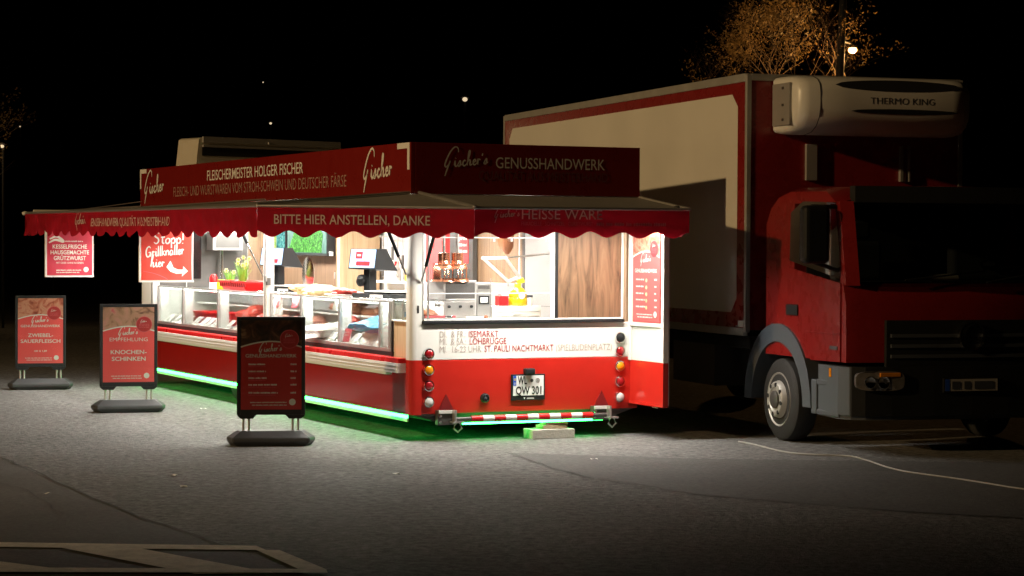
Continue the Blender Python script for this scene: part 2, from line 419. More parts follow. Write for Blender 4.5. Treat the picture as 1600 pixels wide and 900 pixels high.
def smallprint(mb, pl, a0, a1, b, h, m, seed=0, off=.004):
    """a line of print too small to read: word-length strips broken into letter-sized bits"""
    r = random.Random(seed); a = a0
    while a < a1:
        k = r.randint(3, 8)
        for i in range(k):
            wl = h * r.uniform(.35, .7)
            if a + wl > a1: return
            mb.rect(pl, a, a + wl, b, b + h * r.uniform(.75, 1.), m, off); a += wl + h * .18
        a += h * .5

# ------------------------------------------------------------------ ground
g = MB(); g.add([(-900, -300, 0), (900, -300, 0), (900, 1500, 0), (-900, 1500, 0)], [(0, 1, 2, 3)], 'asphalt')
tag(g.build('ground'), kind='structure')
def ragged(poly, step=.25, amp=.02, seed=1):
    out = []
    for i, p in enumerate(poly):
        q = poly[(i + 1) % len(poly)]; L = math.dist(p, q); n = max(1, min(200, int(L / step)))
        for k in range(n):
            t = k / n; x = p[0] + (q[0] - p[0]) * t; y = p[1] + (q[1] - p[1]) * t
            out.append((x + amp * noise.noise((x * 3, y * 3, seed)), y + amp * noise.noise((x * 3, y * 3, seed + 9)), 0))
    return out
def sheet(name, poly, z, m, seed=1, amp=.02):
    p = ragged(poly, seed=seed, amp=amp); b = MB(); b.add([(x, y, z) for x, y, _ in p], [tuple(range(len(p)))], m)
    return tag(b.build(name), kind='structure')
sheet('asphalt_patch', [(-4.3, 18.81), (-2.63, 15.13), (-1.69, 13.34), (-1.0, 12.0), (-.2, 10.3), (-12, 8), (-14, 18), (-5.0, 19.6)], .004, 'asphalt_smooth', 3)
sheet('asphalt_patch', [(-.05, 19.45), (.51, 17.64), (1.4, 16.2), (2.67, 15.3), (5, 14.2), (14, 12.5), (14, 19.0), (4, 18.8), (1.5, 19.0)], .004, 'asphalt_dark', 5)  # patch is real, its far edge drawn in place of a shadow edge
def seam(pts, wd, seed):
    P = crom([(x, y, 0) for x, y in pts], 14); b = MB(); L = []
    for i, p in enumerate(P):
        t = (P[min(i + 1, len(P) - 1)] - P[max(i - 1, 0)]).normalized(); n_ = Vector((-t.y, t.x, 0))
        j = .05 * noise.noise((p.x * 2.5, p.y * 2.5, seed)); k = wd * .7 * (.5 + .9 * abs(noise.noise((p.x * 4, p.y * 4, seed + 4))))
        L += [p + n_ * (j + k), p + n_ * (j - k)]
    b.add([(v.x, v.y, .009) for v in L], [(2 * i, 2 * i + 1, 2 * i + 3, 2 * i + 2) for i in range(len(P) - 1)], 'tar_joint')
    return tag(b.build('tar_joint'), kind='structure')
seam([(-.6, 19.9), (-.05, 19.45), (.51, 17.64), (1.4, 16.2), (2.67, 15.3), (5, 14.2)], .012, 1)
seam([(-4.6, 19.3), (-4.3, 18.81), (-2.63, 15.13), (-1.69, 13.34)], .02, 2)
seam([(-6, 13.6), (-3.35, 14.67), (-2.63, 15.13)], .012, 3)
seam([(-4.6, 17.2), (-3.7, 16.6), (-3.0, 14.9)], .01, 6)
mk = MB()
def mark(pts): mk.add([(x, y, .0105 + .0012 * len(mk.f)) for x, y in pts], [tuple(range(len(pts)))], 'road_paint')
mark([(-8, 13.75), (-8, 13.5), (-1.70, 13.16), (-1.44, 13.16), (-1.52, 13.34)])
mark([(-1.50, 13.155), (-1.36, 13.15), (-1.02, 12.38), (-1.18, 12.40)])
mark([(-2.66, 13.20), (-2.18, 13.175), (-1.29, 12.22), (-1.72, 12.18)])
mark([(-4.3, 13.28), (-3.8, 13.26), (-2.45, 12.30), (-2.9, 12.25)])
mark([(-5.9, 13.36), (-5.4, 13.34), (-4.05, 12.38), (-4.5, 12.33)])
mark([(-8, 12.35), (-8, 12.10), (-1.0, 12.22), (-1.02, 12.36)])
tag(mk.build('road_marking'), kind='structure')

# ------------------------------------------------------------------ the sales trailer (local x = along the rear, y = along the long side)
TO = (-.9196, 20.5, 0); TY = R(25.0)
trailer = thing('sales_trailer', "red and white butcher's sales trailer lit up at night with open counter and awnings", 'trailer', TO, TY)
TM = Matrix.Translation(TO) @ Matrix.Rotation(TY, 4, 'Z')
def tw(x, y, z): return TM @ Vector((x, y, z))
W, L = 2.35, 9.05
b = MB()
b.box(0, .04, .0, L, .25, .72, 'red_gloss')                       # long side skirt
b.box(.04, W, 0, .04, .25, .745, 'red_paint')                     # rear lower
b.box(W - .04, W, .04, L, .25, 2.27, 'white_paint')               # far side
b.box(.04, W - .04, L - .04, L, .25, 2.27, 'white_paint')         # front end
b.box(.0, .04, 8.62, L, .72, 2.27, 'white_paint')
b.box(.04, W - .04, .04, L - .04, .25, .33, 'dark_steel')         # floor pan
b.box(.25, W - .25, .12, L - .2, .17, .25, 'under_black')         # chassis
b.build('body', trailer, bevel=.006)
b = MB(); b.box(.04, W, .002, .04, .747, 1.078, 'white_paint'); b.build('rear_panel', trailer, bevel=.005)
b = MB(); b.box(-.02, W + .02, -.02, L + .02, 2.275, 2.30, 'white_paint'); b.box(.02, W - .02, .02, L - .02, 2.30, 2.66, 'white_paint')
b.build('roof', trailer, bevel=.005)
b = MB(); b.box(.04, W - .04, .04, L - .04, .331, .345, 'steel_grey'); b.build('floor', trailer)
b = MB()
b.box(.0, .05, .1, 4.07, 2.0, 2.27, 'white_wall'); b.box(.0, .05, 4.07, 8.62, 2.0, 2.27, 'plastic_red'); b.box(.1, W, .0, .05, 1.98, 2.27, 'white_wall')
b.build('header', trailer, bevel=.004)
# corner posts
def post(y0, y1, x0=-.004, x1=.075, zb=.75):
    p = MB(); p.box(x0, x1, y0, y1, zb, 2.27, 'white_paint'); p.box(x0 - .006, x0, y0 + (y1 - y0) * .35, y0 + (y1 - y0) * .65, zb, 2.27, 'alu'); return p.build('post', trailer, bevel=.008)
post(8.50, 8.62, -.006); post(4.07, 4.20, -.006)
p = MB()
pts = [(-.012, .10), (-.012, .03), (-.006, .008), (.012, -.008), (.05, -.012), (.10, -.012), (.10, .05), (.05, .10)]
p.prism([(x, y, .748) for x, y in pts], (0, 0, 1.522), 'white_paint')
p.build('corner_post', trailer, smooth=True)
p = MB(); p.prism([(x, y, .245) for x, y in pts], (0, 0, .503), 'red_paint'); p.build('corner_panel', trailer, smooth=True)
b = MB(); b.box(.052, .068, -.017, -.012, 1.18, 1.25, 'black_plastic'); b.build('latch', trailer)
b = MB(); b.box(-.02, .02, 4.02, 4.07, 1.36, 1.44, 'dark_steel'); b.tube((-.03, 4.045, 1.40), (-.03, 4.045, 1.46), .02, 'steel'); b.build('strut_bracket', trailer)

# sign boards above the awnings
PS = Plane((-.022, L, 2.275), (0, -1, 0), (0, 0, 1), (-1, 0, 0))      # a runs towards the camera from the far end
PR = Plane((0, -.022, 2.275), (1, 0, 0), (0, 0, 1), (0, -1, 0))
b = MB(); b.box(-.022, .02, -.022, L, 2.275, 2.745, 'red_sign'); sideb = b.build('sign_board', trailer, bevel=.004)
b = MB(); b.box(.02, W, -.022, .02, 2.275, 2.745, 'red_sign'); b.box(W - .04, W, .02, L, 2.30, 2.745, 'red_sign'); b.box(.02, W - .04, L - .04, L, 2.30, 2.745, 'red_sign')
rearb = b.build('sign_board', trailer, bevel=.004)
t = MB(); A = lambda y: L - y
t.text(PS, 'FLEISCHERMEISTER HOLGER FISCHER', A(6.18), .262, .115, 'print_white', width=3.30, bold=.004); t.build('lettering', sideb); t = MB()
t.text(PS, 'FLEISCH- UND WURSTWAREN VOM STROH-SCHWEIN UND DEUTSCHER FÄRSE', A(7.55), .098, .115, 'print_thin', width=5.93, bold=-.002); t.build('lettering', sideb); t = MB()
logo(t, PS, A(1.16), .155, .078, 'print_white', False, .34, .05, sx=1.35); t.build('script_logo', sideb); t = MB()
logo(t, PS, A(8.84), .155, .078, 'print_white', False, .34, .05, sx=1.6)
t.build('script_logo', sideb)
for y, s_ in ((0, 1), (L, -1)):
    t = MB(); t.poly(PS, [(A(y), .468), (A(y + s_ * .30), .468), (A(y + s_ * .30), .415), (A(y + s_ * .055), .415), (A(y + s_ * .055), .22), (A(y), .22)], 'print_white', .004); t.build('corner_bracket', sideb)
t = MB()
logo(t, PR, .31, .245, .050, 'print_white', True, .30, .10, sx=1.05); t.build('script_logo', rearb); t = MB()
t.text(PR, 'GENUSSHANDWERK', .83, .248, .10, 'print_white', width=1.14, bold=.004); t.build('lettering', rearb); t = MB()
t.text(PR, 'QUALITÄT AUS MEISTERHAND', .66, .135, .085, 'print_faint', width=1.34)
t.build('lettering', rearb)

# rear face: sill, window, wood panel, print
b = MB(); b.box(.10, 2.19, -.03, .05, 1.080, 1.108, 'black_plastic'); b.build('sill', trailer, bevel=.004)
b = MB(); b.box(.12, 2.18, -.018, .05, 1.109, 1.122, 'white_wall')
b.box(1.435, 1.455, -.012, .04, 1.122, 1.98, 'white_paint'); b.box(1.455, 1.488, -.016, .04, 1.122, 1.98, 'black_plastic'); b.box(2.165, 2.185, -.012, .04, 1.122, 1.98, 'white_paint')
b.box(.10, .118, -.012, .04, 1.122, 1.98, 'alu'); b.box(.165, .176, .0, .03, 1.122, 1.98, 'alu')
wf = b.build('window_frame', trailer, bevel=.003)
b = MB(); b.box(.176, 1.435, .010, .016, 1.122, 1.36, 'pane'); b.box(.176, 1.435, .030, .035, 1.36, 1.98, 'pane')
b.build('pane', wf)
b = MB(); b.box(.176, 1.435, .008, .018, 1.355, 1.362, 'white_wall'); b.box(.80, .805, .006, .018, 1.122, 1.50, 'alu'); b.box(.24, 1.40, .004, .012, 1.872, 1.880, 'white_wall')
for x in (.46, .82, 1.0, 1.39): b.box(x, x + .02, -.002, .004, 1.84, 1.88, 'alu')
b.build('rail', wf)
b = MB(); b.box(1.488, 2.165, .0, .03, 1.126, 1.98, 'rustic_oak'); b.build('wood_panel', trailer)
PB = Plane((0, .002, 0), (1, 0, 0), (0, 0, 1), (0, -1, 0))
t = MB()
def two(x, z, a_, b_, wa, wb, h=.058, xb=None):
    t = MB(); t.text(PB, a_, x, z, h, 'print_taupe', width=wa, bold=-.006); t.text(PB, b_, xb, z, h, 'print_red', width=wb, bold=.0); t.build('lettering', trailer)
two(.283, .953, 'DI.  & FR.:', 'ISEMARKT', .265, .305, xb=.575)
two(.283, .886, 'MI.  & SA.:', 'LOHBRÜGGE', .265, .375, xb=.585)
two(.283, .815, 'MI.  16-23 UHR:', 'ST. PAULI NACHTMARKT', .43, .715, xb=.735)
t.text(PB, '(SPIELBUDENPLATZ)', 1.475, .815, .058, 'print_taupe', width=.595, bold=-.008)
t.build('lettering', trailer)

# rear lamps
def rear_lamp(x, z, lens):
    o = MB(); o.lathe((x, -.002, z), (0, -1, 0), [(.054, 0), (.056, .012), (.050, .024), (.043, .026), (.043, .012)], 'chrome', 24); r_ = o.build('tail_light', trailer, smooth=True)
    o = MB(); o.lathe((x, -.012, z), (0, -1, 0), [(.043, 0), (.042, .010), (.034, .020), (.018, .026), (.001, .028)], lens, 24); o.build('lens', r_, smooth=True)
for z, l_ in ((.803, 'lens_red'), (.657, 'lens_amber'), (.510, 'lens_red'), (.363, 'lens_white')):
    rear_lamp(.170, z, l_); rear_lamp(2.152, z, l_)
rear_lamp(2.152, .93, 'black_plastic')
PN = Plane((1.013, -.022, .370), (1, 0, 0), (0, 0, 1), (0, -1, 0))
b = MB(); b.box(1.005, 1.354, -.02, -.002, .355, .600, 'black_plastic'); b.rect(PN, .008, .325, .03, .217, 'plate_white', .001); b.rect(PN, .008, .040, .125, .217, 'plate_blue', .003)
npl = b.build('number_plate', trailer, bevel=.003)
t = MB(); t.text(PN, 'WL', .055, .138, .072, 'black_plastic', width=.095, bold=.02, off=.004)
t.text(PN, 'QW 301', .035, .042, .072, 'black_plastic', width=.265, bold=.018, off=.004)
t.disc(PN, .20, .17, .016, 'dark_steel', .004); t.ring(PN, .262, .17, .012, .022, 'steel_grey', .004); t.disc(PN, .262, .17, .009, 'steel_grey', .004)
t.text(PN, 'D', .018, .134, .018, 'plate_white', off=.005); t.ring(PN, .024, .182, .006, .010, 'cap_yellow', .005)
t.poly(PN, [(.115, .012), (.135, .012), (.125, -.004)], 'plate_white', .002); t.rect(PN, .15, .225, -.003, .010, 'print_grey', .002)
t.build('lettering', npl)
b = MB(); b.box(1.13, 1.23, -.075, -.003, .60, .655, 'black_plastic'); b.build('plate_lamp', trailer, smooth=False, bevel=.012)
b = MB(); b.lathe((.738, -.002, .385), (0, -1, 0), [(.045, 0), (.045, .02), (.036, .032), (.030, .034), (.026, .02)], 'black_plastic', 20); b.lathe((.738, -.022, .385), (0, -1, 0), [(.026, 0), (.015, .008), (.001, .010)], 'dark_plastic', 16); b.build('socket', trailer, smooth=True)
for x in (.345, 1.955):
    b = MB(); b.prism([(x - .075, -.004, .285), (x + .075, -.004, .285), (x, -.004, .43)], (0, -.012, 0), 'reflector_red'); b.build('reflector_triangle', trailer, bevel=.004)
b = MB()
n_ = 11; x0, x1 = .55, 1.80
for i in range(n_):
    b.tube((x0 + (x1 - x0) * i / n_, -.12, .205), (x0 + (x1 - x0) * (i + 1) / n_, -.12, .205), .030, 'plastic_red' if i % 2 == 0 else 'print_white', n=16)
b.tube((.40, -.12, .205), (x0, -.12, .205), .020, 'dark_steel'); b.tube((x1, -.12, .205), (1.95, -.12, .205), .020, 'dark_steel')
b.build('bumper_bar', trailer, smooth=True)
for x in (.35, 1.95):
    b = MB(); b.box(x - .11, x + .08, -.06, .0, .15, .285, 'dark_steel'); b.box(x - .10, x + .05, -.075, -.06, .255, .285, 'white_paint'); b.box(x + .01, x + .12, -.15, -.06, .17, .185, 'steel'); b.box(x + .03, x + .05, -.14, -.07, .185, .29, 'steel')
    for dz in (.18, .235): b.tube((x - .085, -.06, dz), (x - .085, -.072, dz), .014, 'chrome')
    b.path([(x + .05, -.11, .17), (x + .03, -.11, .12), (x + .07, -.11, .085), (x + .11, -.11, .12), (x + .09, -.11, .17)], .010, 'steel')
    b.build('support_leg', trailer, bevel=.003)
b = MB(); b.prism([(.02, .02, .25), (.30, .02, .17), (2.05, .02, .17), (2.33, .02, .25)], (0, .3, 0), 'dark_steel'); b.build('underrun', trailer)
# green light strips
b = MB(); b.box(-.030, -.004, .06, 8.98, .216, .242, 'led_green'); b.build('led_strip', trailer)
b = MB(); b.box(.5, 1.95, -.050, -.03, .148, .164, 'led_green'); b.build('led_strip', trailer)
b = MB(); b.box(-.028, -.004, .05, 8.99, .243, .255, 'alu_dull'); b.box(-.016, -.004, .05, 8.99, .18, .215, 'white_paint'); b.build('led_catch_channel', trailer)  # white lip added below the strip to catch its green light
for y in (4.6, 5.5):
    for x in (.12, W - .34):
        b = MB(); b.lathe((x, y, .32), (1, 0, 0), [(.12, 0), (.28, 0), (.32, .03), (.32, .19), (.28, .22), (.12, .22)], 'black_rubber', 24); b.build('wheel', trailer, smooth=True)

# counter shelf along the long side
b = MB(); b.box(-.095, .0, .10, 8.6, .628, .716, 'white_paint'); b.box(-.075, -.02, .42, 8.6, .598, .627, 'white_paint')
for z in (.655, .688): b.box(-.098, -.095, .10, 8.6, z, z + .006, 'alu')
sh = b.build('counter_shelf', trailer, bevel=.004)
b = MB(); b.box(-.090, .0, .10, 8.6, .717, .762, 'plastic_red'); b.build('edge_trim', sh, bevel=.004)
# glass counter case
b = MB(); b.box(.012, .06, .52, 8.45, .764, .80, 'black_plastic'); b.box(.02, .9, .52, 8.45, .345, .763, 'steel_grey')
b.box(.06, .85, .52, 8.45, .764, .825, 'white_wall'); b.box(.83, .86, .52, 8.45, .825, 1.22, 'white_wall'); b.box(.06, .83, 8.435, 8.45, .825, 1.224, 'white_wall')
b.box(.52, .83, .60, 8.40, 1.055, 1.075, 'white_wall'); b.box(.45, .90, .52, 8.45, 1.225, 1.25, 'steel')
case = b.build('counter_case', trailer, bevel=.003)
b = MB(); b.box(.030, .036, .56, 4.06, .835, 1.255, 'case_glass'); b.box(.030, .036, 4.22, 8.42, .835, 1.255, 'case_glass'); b.box(.036, .50, .56, 8.42, 1.256, 1.262, 'case_glass'); b.build('glass', case)
b = MB()
for a_, c_ in ((.56, 4.06), (4.22, 8.42)):
    b.box(.018, .046, a_, c_, .802, .834, 'alu'); b.box(.022, .044, a_, c_, 1.262, 1.276, 'alu')
b.build('rail', case, bevel=.003)
for a_, c_ in ((.62, 4.0), (4.28, 8.36)):
    b = MB(); b.box(.050, .066, a_, c_, 1.240, 1.252, 'led_white'); b.build('case_fill_strip', case)  # glowing strip added only to brighten the case interior
    lamp('case_fill', 'AREA', (.075, (a_ + c_) / 2, 1.236), 40, (1.0, .97, .93), .03, c_ - a_, (.40, (a_ + c_) / 2, .83), trailer)  # added fill light for the dark lower part of the case
for y in (8.38, 7.317, 5.916, 4.24, 4.03, 3.074, 1.944, .85, .60):
    b = MB(); b.box(.020, .046, y - .022, y + .022, .834, 1.262, 'alu'); b.box(.046, .155, y - .006, y + .006, .834, 1.262, 'white_wall'); b.build('divider', case, bevel=.002)
# wooden end cabinet and the little hot case beside the corner post
b = MB(); b.box(.03, .45, .11, .50, .72, 1.09, 'pale_wood'); b.box(.01, .03, .50, .52, .72, 1.09, 'black_plastic'); b.box(.015, .46, .11, .52, 1.091, 1.105, 'white_wall')
b.build('end_cabinet', trailer, bevel=.004)
b = MB(); b.box(.03, .036, .12, .50, 1.11, 1.29, 'case_glass'); b.box(.03, .4, .12, .50, 1.291, 1.297, 'case_glass'); b.box(.025, .04, .50, .515, 1.106, 1.30, 'alu'); b.box(.025, .04, .27, .28, 1.106, 1.30, 'alu'); b.box(.1, .4, .14, .48, 1.106, 1.13, 'pale_food'); b.blob((.25, .3, 1.16), (.12, .14, .05), 'sausage_brown', 4)
b.build('hot_case', trailer)

# interior fittings
b = MB(); b.box(.08, W - .05, .06, L - .05, 2.255, 2.27, 'white_wall'); b.build('ceiling', trailer)
b = MB(); b.box(2.24, 2.30, 5.0, 6.3, .35, 2.25, 'white_wall'); b.box(2.25, 2.30, 4.2, 5.0, .35, 2.25, 'white_wall'); b.box(2.255, 2.30, .06, 4.2, .35, 2.25, 'oak'); b.build('wall_lining', trailer)
b = MB(); b.box(.10, 1.32, L - .09, L - .045, .35, 2.25, 'dark_steel'); b.box(.2, .75, L - .12, L - .09, 1.35, 2.1, 'window_dark'); b.box(.55, .56, L - .13, L - .12, .9, 2.1, 'alu'); b.build('end_wall_panel', trailer)
b = MB(); b.box(.82, 1.22, L - .40, L - .13, 1.72, 1.95, 'steel_grey'); b.box(.86, 1.18, L - .405, L - .40, 1.75, 1.92, 'dark_steel'); b.tube((.98, L - .26, 1.2), (.98, L - .26, 1.72), .02, 'chrome'); b.build('steel_cooker_hood', trailer, bevel=.01)
b = MB(); b.box(.12, 1.3, L - .55, L - .14, .35, 1.22, 'dark_steel'); b.box(.12, 1.3, L - .55, L - .14, 1.22, 1.24, 'steel'); b.build('back_counter', trailer, bevel=.004)
b = MB(); b.box(1.32, 1.75, L - .30, L - .05, .35, 2.25, 'walnut'); b.box(1.31, 1.318, L - .32, L - .05, .35, 2.25, 'alu'); b.build('tall_cabinet', trailer)
b = MB(); b.box(1.75, 2.24, 7.55, L - .06, .35, 2.25, 'walnut'); b.box(1.75, 2.24, 6.55, 7.54, .35, 2.25, 'walnut'); b.box(1.72, 2.24, 6.44, 6.54, .35, 2.25, 'pale_wood'); b.box(1.742, 1.75, 6.66, 6.70, 1.38, 1.46, 'alu'); b.build('wood_cabinet', trailer, bevel=.003)
for (y0, y1, sc, zb) in ((6.66, 8.12, 'screen_parsley', 1.66), (8.2, 8.95, 'screen_sea', 1.69)):
    b = MB(); b.box(1.64, 1.74, y0, y1, zb, zb + .52, 'black_plastic'); b.box(1.66, 1.70, y0 - .05, y0 - .01, zb, zb + .05, 'white_wall'); mo = b.build('monitor', trailer, bevel=.004)
    b = MB(); b.box(1.634, 1.639, y0 + .02, y1 - .02, zb + .03, zb + .50, 'screen_dark' if sc == 'screen_parsley' else sc)
    if sc == 'screen_parsley':
        pl = Plane((1.634, y1, zb), (0, -1, 0), (0, 0, 1), (-1, 0, 0)); rr = random.Random(4)
        b.poly(pl, [(.04, .04), (1.28, .04)] + [(1.32 - 1.26 * k / 22, .10 + .34 * math.sin(math.pi * min(1, (k + 3) / 24)) ** .6 + rr.uniform(-.03, .03)) for k in range(23)], sc, .003)
    if sc == 'screen_sea': b.box(1.630, 1.633, y1 - .42, y1 - .04, zb + .03, zb + .5, 'screen_mix')
    b.build('screen', mo)
b = MB(); b.box(2.17, 2.24, 4.28, 4.84, 1.28, 2.2, 'poster_coral'); b.box(2.165, 2.17, 4.30, 4.62, 1.30, 1.6, 'poster_red'); b.box(2.162, 2.165, 4.62, 4.72, 1.75, 1.95, 'print_white'); b.build('wall_poster', trailer)
b = MB(); b.box(2.19, 2.245, 3.55, 4.18, .36, 2.25, 'dark_steel'); b.box(2.185, 2.19, 3.66, 3.98, 1.6, 2.2, 'badge_red')
PW = Plane((2.185, 3.98, 1.6), (0, -1, 0), (0, 0, 1), (-1, 0, 0))
for i in range(5): b.rect(PW, .03, .16, .12 + .07 * i, .15 + .07 * i, 'print_white', .003); smallprint(b, PW, .18, .30, .12 + .07 * i, .03, 'print_white', i)
b.build('wall_menu', trailer)
b = MB(); b.box(2.17, 2.25, 1.5, 2.22, .36, 2.25, 'steel_grey'); b.box(2.165, 2.17, 1.5, 2.22, 1.18, 1.185, 'dark_steel'); b.box(2.165, 2.172, 2.16, 2.22, .36, 2.25, 'dark_steel'); b.box(2.16, 2.165, 2.27, 2.30, 1.5, 2.25, 'white_wall'); b.build('steel_fridge', trailer, bevel=.004)
b = MB(); b.box(1.35, 2.245, 2.26, 3.45, .36, 1.40, 'white_wall'); b.build('low_cabinet', trailer, bevel=.006)
b = MB()                                                              # raised folding flap frame
FA, FB, FC, FD = Vector((1.40, 1.52, 1.675)), Vector((1.64, 1.50, 1.68)), Vector((1.86, 1.64, 1.485)), Vector((1.74, 1.66, 1.44))
for p_, q_ in ((FA, FB), (FB, FC), (FC, FD), (FD, FA)):
    d_ = (q_ - p_); b.obox((p_ + q_) / 2, d_ / 2 + d_.normalized() * .012, (0, .012, 0), d_.cross(Vector((0, 1, 0))).normalized() * .014, 'white_wall')
b.add([FA, FB, FC, FD], [(0, 1, 2, 3)], 'pane'); b.tube(FD, FD + Vector((.10, .2, -.05)), .008, 'alu'); b.tube(FB, (2.2, 1.6, 1.72), .008, 'alu'); b.build('folding_flap', trailer)
b = MB()
for k in range(14): b.lathe((2.12, 2.55, 1.78 + k * .030), (0, 1, 0), [(.012, -.004), (.022, -.004), (.022, .004), (.012, .004), (.012, -.004)], 'white_wall', 10, False)
b.blob((2.12, 2.55, 1.74), (.02, .02, .04), 'pale_wood', 2); b.build('chain', trailer)
# grill line behind the rear window
b = MB(); b.box(.14, 1.45, .08, .62, .35, 1.085, 'steel'); b.box(.14, 1.45, .06, .62, 1.085, 1.10, 'white_wall'); b.build('grill_counter', trailer, bevel=.004)
b = MB(); b.box(.50, .84, .42, .80, 1.101, 1.47, 'steel_grey'); b.box(.52, .82, .415, .42, 1.30, 1.45, 'dark_steel'); b.box(.52, .82, .41, .415, 1.285, 1.297, 'alu'); b.box(.52, .82, .414, .419, 1.12, 1.27, 'steel')
for x in (.55, .665, .78): b.tube((x, .41, 1.225), (x, .39, 1.225), .014, 'black_plastic')
b.box(.86, 1.0, .45, .80, 1.101, 1.44, 'steel'); b.box(.87, .99, .445, .45, 1.39, 1.425, 'dark_steel'); b.box(.875, .985, .442, .449, 1.245, 1.325, 'black_plastic'); b.box(.89, .965, .438, .442, 1.26, 1.31, 'print_white')
b.build('grill', trailer, bevel=.003)
b = MB(); b.box(1.005, 1.52, .42, .75, 1.101, 1.225, 'cream'); b.box(1.03, 1.50, .415, .42, 1.17, 1.176, 'steel_grey'); b.box(1.03, 1.50, .415, .42, 1.125, 1.13, 'steel_grey'); b.box(1.22, 1.30, .40, .42, 1.145, 1.158, 'alu'); b.build('drawer_unit', trailer, bevel=.006)
b = MB(); b.box(.14, .48, .10, .5, 1.101, 1.13, 'steel'); b.tube((.2, .2, 1.14), (.46, .12, 1.14), .012, 'chrome'); b.box(.20, .50, .13, .16, 1.131, 1.15, 'tag_pink'); b.build('griddle', trailer, bevel=.003)
b = MB(); b.blob((.83, .18, 1.128), (.022, .022, .022), 'sausage_brown', 3, .2, 6); b.tube((.62, .16, 1.125), (.80, .17, 1.122), .012, 'alu'); b.build('gas_valve', trailer)
for i, x in enumerate((.535, .675)):
    b = MB(); b.tube((x, .5, 1.71), (x, .5, 2.25), .014, 'steel', n=12); b.lathe((x, .5, 1.46), (0, 0, 1), [(.055, .20), (.055, .27), (.02, .275)], 'copper', 16, False)
    b.lathe((x, .5, 1.46), (0, 0, 1), [(.125, .0), (.115, .012), (.105, .02), (.10, .13), (.085, .15), (.09, .165), (.06, .17), (.055, .2)], 'copper', 20, False)
    for k in range(4): b.box(x - .07 + k * .042, x - .045 + k * .042, .392, .402, 1.495, 1.58, 'dark_steel')
    b.build('copper_heat_lamp', trailer, smooth=True)
# ceiling light strips (they light the sales room)
for y in (.6, 2.6, 4.6, 6.6, 8.2):
    b = MB(); b.box(1.0, 1.25, y - .55, y + .55, 2.235, 2.253, 'led_white'); b.build('ceiling_light', trailer)
    lamp('ceiling_lamp', 'AREA', (1.12, y, 2.228), 88, (1.0, .965, .90), .24, 1.1, (1.12, y, 0), trailer)
for x0_, x1_, y0_, y1_ in ((-.385, -.335, .2, 8.6), (.25, 2.2, -.64, -.60)):
    zt = 2.198 if x0_ < 0 else 2.118
    b = MB(); b.box(x0_, x1_, y0_, y1_, zt, zt + .02, 'led_white'); b.build('awning_light', trailer)
for y in (.9, 2.6, 4.3, 6.0, 7.7):
    lamp('awning_lamp', 'AREA', (-.36, y, 2.185), 47, (1.0, .955, .87), .05, 1.6, (-.58, y, 0.), trailer, spread=155)
for x in (.75, 1.75):
    lamp('awning_lamp', 'AREA', (x, -.62, 2.10), 46, (1.0, .955, .87), .9, .05, (x, -.50, 0.), trailer, spread=160)

# awnings
AO = [(-1.5, L, 2.172), (-1.5, -.05, 2.145), (.07, -1.25, 2.130), (2.20, -1.25, 2.138)]
AI = [(-.02, L, 2.268), (-.02, -.02, 2.268), (-.02, -.02, 2.268), (W, -.02, 2.268)]
b = MB()
for i in range(3):
    q = [AO[i], AO[i + 1], AI[i + 1], AI[i]]
    if i == 1: q = q[:3]
    b.add(q, [tuple(range(len(q)))], 'tarp_grey'); b.add([(x, y, z - .012) for x, y, z in q], [tuple(range(len(q)))], 'cloth_red')
aw = b.build('awning', trailer)
b = MB()
for i in range(3): b.tube(AO[i], AO[i + 1], .014, 'alu')
b.tube(AI[0], AO[0], .016, 'alu'); b.tube(AI[3], AO[3], .016, 'alu_dull')
for p_, q_ in (((-.02, .0, 2.285), AO[1]), ((.06, -.03, 2.285), AO[2])): b.tube(p_, (q_[0], q_[1], q_[2] + .012), .016, 'alu')
b.tube((-.02, 4.1, 2.285), (-1.5, 4.1, 2.172), .012, 'alu_dull')
b.box(-1.42, -.98, 8.90, 8.96, 2.19, 2.215, 'cream'); b.tube((-.98, 8.93, 2.20), (-.03, 8.95, 2.335), .006, 'alu')
b.blob((-1.5, L, 2.17), (.04, .04, .025), 'cream', 1); b.blob((.07, -1.25, 2.142), (.02, .02, .015), 'alu', 1); b.blob((2.1, -1.2, 2.155), (.03, .03, .02), 'dark_steel', 1)
b.build('awning_frame', aw)
